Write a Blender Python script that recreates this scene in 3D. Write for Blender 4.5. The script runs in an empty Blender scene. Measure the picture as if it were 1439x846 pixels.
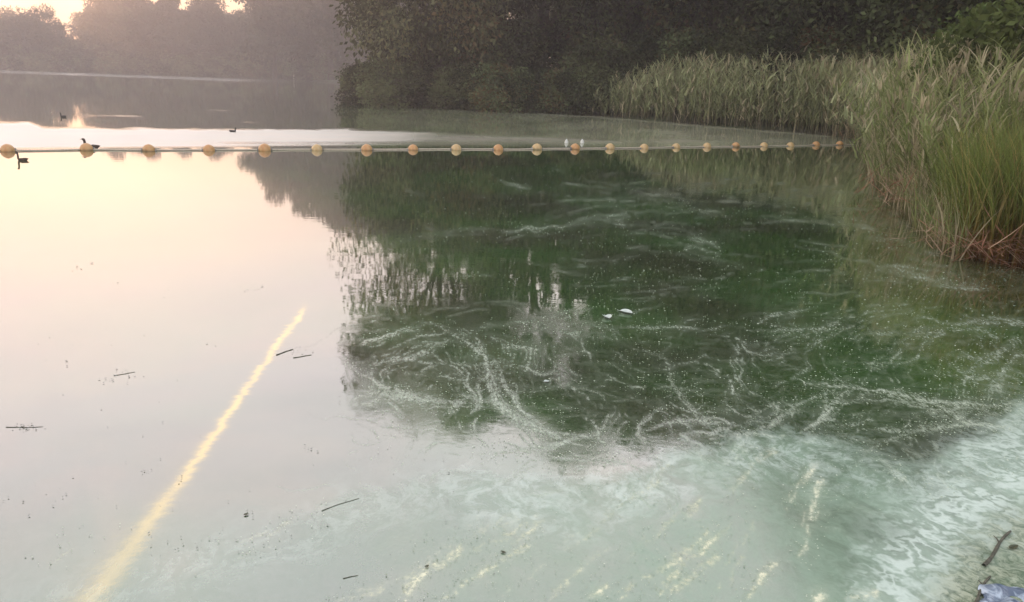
import bpy, math, random
import numpy as np
from mathutils import Vector, Matrix

random.seed(7)
RNG = np.random.default_rng(7)
S = bpy.context.scene
C = S.collection
R = math.radians

# ------------------------------------------------------------------ camera
CAM_H = 1.7
FPX = 1087.0                                   # focal length in photo pixels (photo is 1439 x 846)
PITCH = math.atan(310.2 / FPX)
ROLL = math.atan(0.0383)
_Xw = np.array([1.0, 0, 0])
_F = np.array([0, math.cos(PITCH), -math.sin(PITCH)])
_Uw = np.array([0, math.sin(PITCH), math.cos(PITCH)])
_R = math.cos(ROLL) * _Xw + math.sin(ROLL) * _Uw
_U = -math.sin(ROLL) * _Xw + math.cos(ROLL) * _Uw
cd = bpy.data.cameras.new('camera')
cam = bpy.data.objects.new('camera', cd)
C.objects.link(cam)
m = Matrix.Identity(4)
for i in range(3):
    m[i][0] = _R[i]; m[i][1] = _U[i]; m[i][2] = -_F[i]
m[2][3] = CAM_H
cam.matrix_world = m
cd.sensor_width = 36.0
cd.lens = 36.0 * FPX / 1439.0
cd.clip_start = 0.05
cd.clip_end = 5000
S.camera = cam

def ray(px, py):
    """direction of a photo pixel"""
    u = (px - 719.5) / FPX; v = -(py - 423.0) / FPX
    d = _F + u * _R + v * _U
    return d / np.linalg.norm(d)

def onwater(px, py, z=0.0):
    d = ray(px, py)
    t = (z - CAM_H) / d[2]
    return np.array([0, 0, CAM_H]) + t * d

def atdist(px, dist):
    """point on the ground plane under photo column px (at the horizon) at a given distance"""
    d = ray(px, 85 + 0.0383 * px)
    d = np.array([d[0], d[1]]); d /= np.linalg.norm(d)
    return d * dist

def project(P):
    Q = P - np.array([0, 0, CAM_H])
    w = Q @ _F
    w = np.where(w < 1e-3, 1e-3, w)
    return 719.5 + FPX * (Q @ _R) / w, 423.0 - FPX * (Q @ _U) / w, Q @ _F

# ------------------------------------------------------------------ exposure
S.view_settings.view_transform = 'Standard'
S.view_settings.look = 'None'
S.view_settings.gamma = 1
S.view_settings.exposure = 0.58
S.render.engine = 'CYCLES'
S.cycles.max_bounces = 7
S.cycles.diffuse_bounces = 3
S.cycles.glossy_bounces = 3
S.cycles.transmission_bounces = 4
S.cycles.volume_bounces = 1
S.cycles.transparent_max_bounces = 8
S.cycles.use_denoising = True

# ------------------------------------------------------------------ node helpers
class NT:
    def __init__(self, tree):
        self.t = tree; self.n = tree.nodes; self.l = tree.links
    def node(self, kind, **kw):
        x = self.n.new(kind)
        for k, v in kw.items():
            setattr(x, k, v)
        return x
    def set(self, sock, v):
        if isinstance(v, bpy.types.NodeSocket):
            self.l.new(v, sock)
        else:
            if isinstance(v, (tuple, list)) and len(v) == 3 and sock.type == 'RGBA':
                v = (*v, 1)
            sock.default_value = v
    def math(self, op, a, b=0.0, c=None, clamp=False):
        x = self.node('ShaderNodeMath', operation=op, use_clamp=clamp)
        self.set(x.inputs[0], a); self.set(x.inputs[1], b)
        if c is not None: self.set(x.inputs[2], c)
        return x.outputs[0]
    def vmath(self, op, a, b=(0, 0, 0)):
        x = self.node('ShaderNodeVectorMath', operation=op)
        self.set(x.inputs[0], a)
        if op == 'SCALE': self.set(x.inputs['Scale'], b)
        else: self.set(x.inputs[1], b)
        return x.outputs['Value' if op in ('DOT_PRODUCT', 'LENGTH') else 0]
    def mix(self, f, a, b, mode='MIX'):
        x = self.node('ShaderNodeMix', data_type='RGBA', blend_type=mode)
        self.set(x.inputs[0], f); self.set(x.inputs[6], a); self.set(x.inputs[7], b)
        return x.outputs[2]
    def noise(self, vec=None, scale=5, detail=3, rough=0.55, dist=0.0, out='Fac'):
        x = self.node('ShaderNodeTexNoise')
        if vec is not None: self.set(x.inputs['Vector'], vec)
        x.inputs['Scale'].default_value = scale
        x.inputs['Detail'].default_value = detail
        x.inputs['Roughness'].default_value = rough
        x.inputs['Distortion'].default_value = dist
        return x.outputs[out]
    def ramp(self, fac, stops, mode='LINEAR'):
        x = self.node('ShaderNodeValToRGB')
        x.color_ramp.interpolation = mode
        e = x.color_ramp.elements
        while len(e) > 1: e.remove(e[-1])
        e[0].position = stops[0][0]; e[0].color = (*stops[0][1], 1)
        for p, c in stops[1:]:
            k = e.new(p); k.color = (*c, 1)
        self.set(x.inputs[0], fac)
        return x.outputs[0]
    def smooth(self, v, a, b, lo=0.0, hi=1.0):
        x = self.node('ShaderNodeMapRange', interpolation_type='SMOOTHSTEP')
        self.set(x.inputs[0], v)
        self.set(x.inputs[1], a); self.set(x.inputs[2], b); self.set(x.inputs[3], lo); self.set(x.inputs[4], hi)
        return x.outputs[0]
    def attr(self, name, out='Fac'):
        x = self.node('ShaderNodeAttribute'); x.attribute_name = name
        return x.outputs[out]
    def mapping(self, vec, scale=(1, 1, 1), rot=(0, 0, 0), loc=(0, 0, 0)):
        x = self.node('ShaderNodeMapping')
        self.set(x.inputs[0], vec)
        x.inputs['Scale'].default_value = scale; x.inputs['Rotation'].default_value = rot; x.inputs['Location'].default_value = loc
        return x.outputs[0]

# ------------------------------------------------------------------ world and sun
def mirror(px, py):
    d = ray(px, py); return np.array([d[0], d[1], -d[2]])
SUN_EL = R(3.0)
sd = ray(60, 87)
SUN_AZ = math.atan2(sd[0], sd[1])              # clockwise from +Y
sun_dir = np.array([math.sin(SUN_AZ) * math.cos(SUN_EL), math.cos(SUN_AZ) * math.cos(SUN_EL), math.sin(SUN_EL)])
W = bpy.data.worlds.new('World'); S.world = W; W.use_nodes = True
w = NT(W.node_tree); w.n.clear()
SKY_STR = 0.1
tc = w.node('ShaderNodeTexCoord').outputs['Generated']
dirv = w.vmath('NORMALIZE', tc)
sep = w.node('ShaderNodeSeparateXYZ'); w.set(sep.inputs[0], dirv)
z = sep.outputs['Z']
ng = w.node('ShaderNodeTexSky', sky_type='NISHITA')
ng.sun_disc = False; ng.sun_elevation = SUN_EL; ng.sun_rotation = SUN_AZ
ng.air_density = 1.5; ng.dust_density = 3.0; ng.ozone_density = 1.0
K = 2.0
def kc(r, g, b): return (r / K, g / K, b / K)
veil = w.ramp(w.math('MULTIPLY_ADD', z, 1 / 1.1, 0.1 / 1.1), [
    ((0.0 + .1) / 1.1, kc(1.05, .66, .40)),
    ((0.06 + .1) / 1.1, kc(1.20, .80, .50)),
    ((0.13 + .1) / 1.1, kc(1.30, 1.06, .86)),
    ((0.25 + .1) / 1.1, kc(1.42, 1.28, 1.25)),
    ((0.36 + .1) / 1.1, kc(1.38, 1.32, 1.36)),
    ((0.60 + .1) / 1.1, kc(1.15, 1.20, 1.22)),
    (1.0, kc(.95, 1.08, 1.16))])
az = w.math('MULTIPLY_ADD', w.vmath('DOT_PRODUCT', dirv, tuple(sun_dir)), 0.5, 0.5)
side = w.mix(w.smooth(az, 0.35, 0.95), kc(.80 * K, .86 * K, .98 * K), (1, 1, 1))
veil = w.mix(1.0, veil, side, 'MULTIPLY')
# thin stretched clouds
cv = w.mapping(dirv, scale=(1.4, 2.2, 5.0), rot=(0.15, 0.1, 0.5))
cl = w.smooth(w.noise(cv, 2.2, 6, 0.6, 0.6), 0.42, 0.72)
veil = w.mix(w.math('MULTIPLY', cl, w.smooth(z, 0.1, 0.3, 0.0, 0.55)), veil, (1.75 / K, 1.42 / K, 1.38 / K))
veil = w.mix(w.math('MULTIPLY', w.smooth(w.noise(w.mapping(dirv, scale=(2, 3, 8), loc=(3, 1, 2)), 1.6, 4, 0.5), 0.4, 0.7), w.smooth(z, 0.15, 0.4, 0.0, 0.4)), veil, (0.98 / K, 1.02 / K, 1.1 / K))
# contrail lit by the low sun: a band round a great circle, young and thin low down, older and spread higher up
pa, pb, pc = mirror(443, 432), mirror(300, 655), mirror(148, 846)
nrm = np.cross(pa, pc); nrm /= np.linalg.norm(nrm)
if nrm @ mirror(100, 700) < 0: nrm = -nrm       # nrm points to the halo side (left in the photo)
along = np.cross(nrm, pa); 
if along @ pc < 0: along = -along
wig = w.math('SUBTRACT', w.noise(dirv, 9.0, 5, 0.62), 0.5)
wig2 = w.math('SUBTRACT', w.noise(dirv, 2.6, 2, 0.5), 0.5)
off = w.math('ADD', w.vmath('DOT_PRODUCT', dirv, tuple(nrm)), w.math('ADD', w.math('MULTIPLY', wig, 0.020), w.math('MULTIPLY', wig2, 0.022)))
off = w.math('ADD', off, -0.012 + 0.0)
t_al = w.vmath('DOT_PRODUCT', dirv, tuple(along))  # sin of angle past the young end
wid = w.math('MULTIPLY_ADD', t_al, 0.0105, 0.0026)
wid = w.math('MAXIMUM', wid, 0.002)
core = w.math('EXPONENT', w.math('MULTIPLY', w.math('POWER', w.math('ABSOLUTE', w.math('DIVIDE', off, wid)), 2.0), -1.0))
hoff = w.math('DIVIDE', off, w.math('MULTIPLY', wid, 8.0))
halo = w.math('MULTIPLY', w.smooth(hoff, 0.0, 1.0, 1.0, 0.0), w.smooth(off, -0.004, 0.002))
halo = w.math('MULTIPLY', halo, w.smooth(t_al, 0.12, 0.5, 0.0, 0.33))
start = w.math('MULTIPLY', w.smooth(t_al, 0.0, 0.02), w.smooth(w.vmath('DOT_PRODUCT', dirv, tuple(pc)), 0.2, 0.5))
brk = w.smooth(w.noise(dirv, 26, 4, 0.7), 0.25, 0.6, 0.55, 1.0)
veil = w.mix(w.math('MULTIPLY', w.math('MULTIPLY', halo, start), w.smooth(w.noise(dirv, 14, 5, 0.7), 0.3, 0.65), clamp=True), veil, kc(1.9, 1.42, 1.05))
veil = w.mix(w.math('MULTIPLY', w.math('MULTIPLY', core, start), brk, clamp=True), veil, kc(2.9, 2.2, 1.3))
sky = w.mix(0.82, ng.outputs[0], w.mix(1.0, veil, (K / SKY_STR,) * 3, 'MULTIPLY'))
bg = w.node('ShaderNodeBackground'); w.set(bg.inputs[0], sky); bg.inputs[1].default_value = SKY_STR
wo = w.node('ShaderNodeOutputWorld'); w.l.new(bg.outputs[0], wo.inputs[0])

sl = bpy.data.lights.new('sun', 'SUN'); sl.energy = 1.0; sl.angle = R(0.5); sl.color = (1.0, 0.62, 0.36)
so = bpy.data.objects.new('sun', sl); C.objects.link(so)
so.rotation_euler = Vector(tuple(sun_dir)).to_track_quat('Z', 'Y').to_euler()

# ------------------------------------------------------------------ object helpers
def tag(o, label=None, cat=None, group=None, kind=None):
    if label: o['label'] = label
    if cat: o['category'] = cat
    if group: o['group'] = group
    if kind: o['kind'] = kind
    return o

def empty(name, loc, rz=0.0):
    o = bpy.data.objects.new(name, None); C.objects.link(o)
    o.location = loc; o.rotation_euler = (0, 0, rz); o.empty_display_size = 0.2
    return o

def link(name, me, mat=None, parent=None):
    if mat is not None and len(me.materials) == 0: me.materials.append(mat)
    o = bpy.data.objects.new(name, me); C.objects.link(o)
    if parent: o.parent = parent
    return o

def mesh_np(name, V, F, mat=None, parent=None, attrs=None, smooth=False):
    """V (n,3); F (m,k) all faces with k corners"""
    me = bpy.data.meshes.new(name)
    V = np.ascontiguousarray(V, dtype=np.float32); F = np.ascontiguousarray(F, dtype=np.int32)
    k = F.shape[1]
    me.vertices.add(len(V)); me.vertices.foreach_set('co', V.ravel())
    me.loops.add(F.size); me.loops.foreach_set('vertex_index', F.ravel())
    me.polygons.add(len(F)); me.polygons.foreach_set('loop_start', np.arange(len(F), dtype=np.int32) * k)
    if smooth: me.polygons.foreach_set('use_smooth', np.ones(len(F), dtype=bool))
    me.update(calc_edges=True)
    for a, vals in (attrs or {}).items():
        at = me.attributes.new(a, 'FLOAT', 'POINT')
        at.data.foreach_set('value', np.ascontiguousarray(vals, dtype=np.float32))
    return link(name, me, mat, parent)

def copy_tree(o, parent=None):
    c = o.copy(); C.objects.link(c)
    if parent: c.parent = parent
    for ch in o.children: copy_tree(ch, c)
    return c

def vnoise(x, y, seed=0):
    """cheap smooth value noise, numpy"""
    def h(i, j):
        n = (i * 374761393 + j * 668265263 + seed * 974711) & 0x7fffffff
        n = ((n ^ (n >> 13)) * 1274126177) & 0x7fffffff
        return ((n ^ (n >> 16)) & 0xffff) / 65535.0
    xi = np.floor(x).astype(np.int64); yi = np.floor(y).astype(np.int64)
    fx = x - xi; fy = y - yi
    fx = fx * fx * (3 - 2 * fx); fy = fy * fy * (3 - 2 * fy)
    a = h(xi, yi) * (1 - fx) + h(xi + 1, yi) * fx
    b = h(xi, yi + 1) * (1 - fx) + h(xi + 1, yi + 1) * fx
    return a * (1 - fy) + b * fy
def fbm(x, y, seed=0, o=4):
    s = 0; a = 0.5
    for k in range(o):
        s = s + a * vnoise(x, y, seed + k * 17); x = x * 2.03; y = y * 2.03; a *= 0.5
    return s / (1 - 0.5 ** o)

def tubes(paths, radii, sides=6):
    """several tapered tubes joined, returns V, F(quads)"""
    Vs, Fs, n = [], [], 0
    for P, rr in zip(paths, radii):
        P = np.asarray(P, float); L = len(P)
        T = np.gradient(P, axis=0); T /= np.linalg.norm(T, axis=1)[:, None] + 1e-9
        ref = np.array([0.0, 0, 1.0]) if abs(T[0][2]) < 0.9 else np.array([1.0, 0, 0])
        A = np.cross(T, ref); A /= np.linalg.norm(A, axis=1)[:, None] + 1e-9
        B = np.cross(T, A)
        an = np.linspace(0, 2 * np.pi, sides, endpoint=False)
        ring = P[:, None] + np.asarray(rr)[:, None, None] * (A[:, None] * np.cos(an)[None, :, None] + B[:, None] * np.sin(an)[None, :, None])
        Vs.append(ring.reshape(-1, 3))
        i = np.arange(L - 1)[:, None] * sides; j = np.arange(sides)[None]; j2 = (j + 1) % sides
        Fs.append(np.stack([i + j, i + j2, i + sides + j2, i + sides + j], -1).reshape(-1, 4) + n)
        n += L * sides
    return np.concatenate(Vs), np.concatenate(Fs)

# ------------------------------------------------------------------ materials
def new_mat(name):
    mt = bpy.data.materials.new(name); mt.use_nodes = True
    t = NT(mt.node_tree); t.n.clear()
    return mt, t
def out(t, shader):
    o = t.node('ShaderNodeOutputMaterial'); t.l.new(shader, o.inputs[0]); return o
def principled(t, color, rough=0.6, bump=None, bump_s=0.2, spec=0.4):
    p = t.node('ShaderNodeBsdfPrincipled')
    t.set(p.inputs['Base Color'], color); t.set(p.inputs['Roughness'], rough)
    p.inputs['Specular IOR Level'].default_value = spec
    if bump is not None:
        b = t.node('ShaderNodeBump'); b.inputs['Strength'].default_value = bump_s
        t.set(b.inputs['Height'], bump); t.l.new(b.outputs[0], p.inputs['Normal'])
    return p.outputs[0]

def simple_mat(name, c1, c2, scale=20, rough=0.6, bump_s=0.2, spec=0.4):
    mt, t = new_mat(name)
    co = t.node('ShaderNodeTexCoord').outputs['Object']
    n = t.noise(co, scale, 5, 0.6)
    out(t, principled(t, t.mix(t.smooth(n, 0.3, 0.7), c1, c2), rough, n, bump_s, spec))
    return mt

def leaf_mat(name, dark, light, dry=None, scale=0.5, trans=0.25):
    mt, t = new_mat(name)
    g = t.node('ShaderNodeNewGeometry').outputs['Position']
    n = t.noise(g, scale, 3, 0.6)
    n2 = t.attr('rnd')
    oi = t.node('ShaderNodeObjectInfo').outputs['Random']
    f = t.math('ADD', t.math('MULTIPLY', n, 0.7), t.math('MULTIPLY', n2, 0.5))
    col = t.mix(t.smooth(f, 0.42, 0.82), dark, light)
    if dry: col = t.mix(t.smooth(t.math('ADD', n2, t.math('MULTIPLY', oi, 0.25)), 0.82, 1.05), col, dry)
    hs = t.node('ShaderNodeHueSaturation'); t.set(hs.inputs['Color'], col)
    t.set(hs.inputs['Value'], t.math('MULTIPLY_ADD', oi, 0.5, 0.75))
    t.set(hs.inputs['Hue'], t.math('MULTIPLY_ADD', oi, 0.03, 0.485))
    d = t.node('ShaderNodeBsdfDiffuse'); t.l.new(hs.outputs[0], d.inputs[0])
    tr = t.node('ShaderNodeBsdfTranslucent'); t.l.new(hs.outputs[0], tr.inputs[0])
    ms = t.node('ShaderNodeMixShader'); ms.inputs[0].default_value = trans
    t.l.new(d.outputs[0], ms.inputs[1]); t.l.new(tr.outputs[0], ms.inputs[2])
    out(t, ms.outputs[0])
    return mt

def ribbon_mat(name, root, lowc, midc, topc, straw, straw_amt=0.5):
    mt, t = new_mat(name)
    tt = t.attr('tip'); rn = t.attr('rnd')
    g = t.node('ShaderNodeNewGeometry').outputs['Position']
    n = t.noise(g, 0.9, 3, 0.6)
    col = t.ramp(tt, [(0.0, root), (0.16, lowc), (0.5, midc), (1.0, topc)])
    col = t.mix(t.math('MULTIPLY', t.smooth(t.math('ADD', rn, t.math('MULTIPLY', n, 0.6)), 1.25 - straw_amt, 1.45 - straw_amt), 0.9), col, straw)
    hs = t.node('ShaderNodeHueSaturation'); t.set(hs.inputs['Color'], col)
    t.set(hs.inputs['Value'], t.math('MULTIPLY_ADD', t.math('FRACT', t.math('MULTIPLY', rn, 7.31)), 0.7, 0.65))
    d = t.node('ShaderNodeBsdfDiffuse'); t.l.new(hs.outputs[0], d.inputs[0])
    tr = t.node('ShaderNodeBsdfTranslucent'); t.l.new(hs.outputs[0], tr.inputs[0])
    ms = t.node('ShaderNodeMixShader'); ms.inputs[0].default_value = 0.3
    t.l.new(d.outputs[0], ms.inputs[1]); t.l.new(tr.outputs[0], ms.inputs[2])
    out(t, ms.outputs[0])
    return mt

bark = simple_mat('bark', (0.035, 0.026, 0.018), (0.10, 0.08, 0.06), 9, 0.9, 0.5)
leaves_olive = leaf_mat('leaves_olive', (0.030, 0.032, 0.013), (0.28, 0.285, 0.14), (0.18, 0.12, 0.06))
leaves_dark = leaf_mat('leaves_dark', (0.018, 0.024, 0.010), (0.19, 0.225, 0.10), (0.12, 0.07, 0.03))
leaves_far = leaf_mat('leaves_far', (0.045, 0.052, 0.026), (0.10, 0.10, 0.055), None, 0.2)
leaves_bright = leaf_mat('leaves_bright', (0.045, 0.065, 0.022), (0.12, 0.15, 0.05), None, 1.2)
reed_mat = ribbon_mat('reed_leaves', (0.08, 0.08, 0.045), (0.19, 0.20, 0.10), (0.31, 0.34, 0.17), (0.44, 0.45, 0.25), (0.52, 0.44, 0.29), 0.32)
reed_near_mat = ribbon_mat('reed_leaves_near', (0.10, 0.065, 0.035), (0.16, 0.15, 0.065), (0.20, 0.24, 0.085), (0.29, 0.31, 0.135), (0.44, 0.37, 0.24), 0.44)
sedge_mat = ribbon_mat('sedge_leaves', (0.17, 0.07, 0.028), (0.20, 0.12, 0.035), (0.14, 0.175, 0.04), (0.20, 0.235, 0.075), (0.34, 0.26, 0.10), 0.25)
dead_mat = ribbon_mat('dead_stems', (0.14, 0.075, 0.05), (0.28, 0.13, 0.08), (0.38, 0.19, 0.12), (0.42, 0.25, 0.17), (0.42, 0.30, 0.2), 0.5)

# ------------------------------------------------------------------ shoreline and ground
SP = [(1510, 392), (1439, 374), (1372, 363), (1330, 330), (1290, 292), (1245, 250), (1228, 215),
      (1205, 197), (1160, 190), (1080, 183), (1000, 177), (900, 168), (820, 161), (700, 155), (600, 150), (507, 146)]
near_bank = [onwater(a, b)[:2] for a, b in SP]
LAKE = [(-296, -20), (-40, -6), (-4, 0.5), (1.0, 0.95), (2.35, 1.75), (3.6, 3.4)] + [tuple(p) for p in near_bank] + \
       [(-7.0, 56), (-6, 75), (-16, 110), (-34, 140), (-44, 164), (-60, 174), (-110, 176), (-180, 168), (-240, 160), (-296, 150)]
LAKE = np.array(LAKE, float)

def signed_dist(P, poly):
    """positive outside the polygon; P (n,2)"""
    d2 = np.full(len(P), 1e18); inside = np.zeros(len(P), bool)
    n = len(poly)
    for i in range(n):
        a = poly[i]; b = poly[(i + 1) % n]
        ab = b - a
        t = np.clip(((P - a) @ ab) / (ab @ ab), 0, 1)
        q = a + t[:, None] * ab
        d2 = np.minimum(d2, ((P - q) ** 2).sum(1))
        c = ((a[1] > P[:, 1]) != (b[1] > P[:, 1]))
        with np.errstate(divide='ignore', invalid='ignore'):
            xx = (b[0] - a[0]) * (P[:, 1] - a[1]) / (b[1] - a[1]) + a[0]
        inside ^= c & (P[:, 0] < xx)
    d = np.sqrt(d2)
    return np.where(inside, -d, d)

def ground_h(P, sd=None):
    if sd is None: sd = signed_dist(P, LAKE)
    nn = fbm(P[:, 0] * 0.7, P[:, 1] * 0.7, 3)
    up = 0.02 + np.minimum(sd * 0.13, 0.6 + 0.012 * sd) + (nn - 0.5) * 0.22 * np.clip(sd, 0, 1)
    dn = np.maximum(sd * 0.22, -1.6)
    return np.where(sd > 0, up, dn)

def polar_mesh(az_deg, rad):
    A, Rr = np.meshgrid(np.radians(az_deg), rad)
    X = np.sin(A) * Rr; Y = np.cos(A) * Rr
    V = np.stack([X.ravel(), Y.ravel(), np.zeros(X.size)], 1)
    na, nr = len(az_deg), len(rad)
    i = np.arange(nr - 1)[:, None] * na; j = np.arange(na)[None]; j2 = (j + 1) % na
    F = np.stack([i + j, i + j2, i + na + j2, i + na + j], -1).reshape(-1, 4)
    return V, F[:, ::-1]
az_g = np.concatenate([np.arange(-40, 40, 0.5), np.arange(40, 320, 4)])
rad_g = np.concatenate([[0.02, 0.6, 1.2, 1.8], np.geomspace(2.2, 298, 230)])
V, F = polar_mesh(az_g, rad_g)
V[:, 2] = ground_h(V[:, :2])
soil, t = new_mat('bank_soil')
g = t.node('ShaderNodeNewGeometry').outputs['Position']
n = t.noise(g, 2.5, 6, 0.65)
n2 = t.noise(g, 0.35, 3, 0.6)
col = t.mix(t.smooth(n, 0.3, 0.7), (0.05, 0.042, 0.028), (0.12, 0.10, 0.065))
col = t.mix(t.smooth(n2, 0.4, 0.65), col, (0.07, 0.09, 0.035))
out(t, principled(t, col, 0.9, n, 0.5))
ground = mesh_np('ground', V, F, soil, smooth=True)
tag(ground, kind='structure')

# ------------------------------------------------------------------ water with algae
dy = np.arange(6.0, 905.0, 1.8)
rad_w = np.concatenate([[0.02, 0.5, 1.0, 1.5], (CAM_H * FPX / dy)[::-1] * 1.0])
rad_w = rad_w[(rad_w < 1.55) | (rad_w > 1.7)]
rad_w = np.concatenate([rad_w[rad_w < 297], [297.0]])
az_w = np.concatenate([np.arange(-36.5, 36.5, 0.105), np.arange(36.5, 323.5, 3.5)])
V, F = polar_mesh(az_w, rad_w)
px, py, wz = project(V)
vis = wz > 0.5
px = np.where(vis, px, -9999); py = np.where(vis, py, 9999)
wx = px + (fbm(px / 45, py / 22, 11) - 0.5) * 44
wy = py + (fbm(px / 50, py / 25, 23) - 0.5) * 36
fx = px + (fbm(px / 22, py / 13, 31) - 0.5) * 30
fy = py + (fbm(px / 22, py / 13, 37) - 0.5) * 26
def sstep(v, a, b):
    t = np.clip((v - a) / (b - a), 0, 1); return t * t * (3 - 2 * t)
def polydist(X, Y, pts):
    d2 = np.full(X.shape, 1e9)
    P = np.stack([X, Y], 1)
    for a, b in zip(pts[:-1], pts[1:]):
        a = np.array(a, float); b = np.array(b, float); ab = b - a
        t = np.clip(((P - a) @ ab) / (ab @ ab), 0, 1)
        d2 = np.minimum(d2, ((P - a - t[:, None] * ab) ** 2).sum(1))
    return np.sqrt(d2)
# ruffled band behind the rope, and the far strip
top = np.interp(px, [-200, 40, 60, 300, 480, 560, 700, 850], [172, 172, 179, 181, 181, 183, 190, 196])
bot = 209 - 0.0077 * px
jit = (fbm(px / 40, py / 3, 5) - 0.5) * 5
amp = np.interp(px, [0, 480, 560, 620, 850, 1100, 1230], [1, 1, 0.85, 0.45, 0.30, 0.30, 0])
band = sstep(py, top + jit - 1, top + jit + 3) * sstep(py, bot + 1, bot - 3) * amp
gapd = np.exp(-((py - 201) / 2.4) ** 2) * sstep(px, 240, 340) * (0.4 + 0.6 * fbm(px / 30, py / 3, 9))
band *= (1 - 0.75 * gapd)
yh = 85 + 0.0383 * px
far = 0.5 * sstep(py, yh + 8, yh + 11) * sstep(py, yh + 19 + jit * 0.3, yh + 15.5) * np.interp(px, [0, 300, 420, 500], [1, 1, 0.6, 0.35])
streaks = 0
for (x0, x1, yy, s) in [(295, 345, 134, .5), (350, 400, 133, .35), (290, 325, 155, .6), (340, 400, 172, .4), (118, 200, 163, .7), (-20, 45, 174, .8), (440, 500, 136, .4), (455, 520, 141, .3), (240, 280, 126, .3)]:
    streaks = np.maximum(streaks, s * sstep(px, x0 - 8, x0 + 8) * sstep(px, x1 + 10, x1 - 10) * np.exp(-((py - yy - jit * .3) / 1.0) ** 2) * (0.25 + 0.5 * fbm(px / 9, py / 2, 61)))
ruff = np.clip(np.maximum(np.maximum(band, far), streaks), 0, 1)
# sheen by the reeds painted as grey-green diffuse colour, plus the bank's scum line
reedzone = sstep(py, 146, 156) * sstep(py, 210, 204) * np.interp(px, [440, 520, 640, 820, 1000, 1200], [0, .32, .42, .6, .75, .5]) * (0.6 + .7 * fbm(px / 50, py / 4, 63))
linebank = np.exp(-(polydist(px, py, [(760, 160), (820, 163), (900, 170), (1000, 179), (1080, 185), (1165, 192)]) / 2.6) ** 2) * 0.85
# milky film lower down
cy = np.interp(wx, [-200, 300, 470, 560, 640, 700, 800, 880, 950, 1030, 1110, 1200, 1290, 1340, 1439, 1600],
               [900, 760, 700, 668, 664, 672, 682, 668, 636, 612, 604, 622, 650, 628, 560, 540])
film = sstep(wy, cy - 16, cy + 22)
leftsoft = sstep(py, 560, 900) * 0.35
film = np.maximum(film * np.interp(px, [300, 560, 640, 900, 1439], [.25, .45, .62, .9, .95]), leftsoft)
# green zone (bright algae green) and webbing zone
froth = np.exp(-((wy - cy - 30) / 42) ** 2) * np.interp(px, [560, 760, 1300], [.3, 1, .8])
web = sstep(px, 470, 560) * sstep(py, 425, 475) * (1 - 0.55 * film) * np.interp(px, [500, 900, 1200, 1439], [.8, .75, .8, 1.0])
web = web * np.clip(0.25 + 1.4 * (fbm(px / 120, py / 60, 41) - 0.25), 0, 1)
upw = sstep(px, 700, 850) * sstep(py, 235, 270) * sstep(py, 470, 420) * 0.55 * np.clip(2.2 * (fbm(px / 110, py / 26, 43) - 0.38), 0, 1)
upw = np.maximum(upw, 0.5 * sstep(px, 500, 560) * sstep(px, 700, 640) * sstep(py, 300, 330) * sstep(py, 400, 360) * fbm(px / 50, py / 20, 47))
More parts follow.
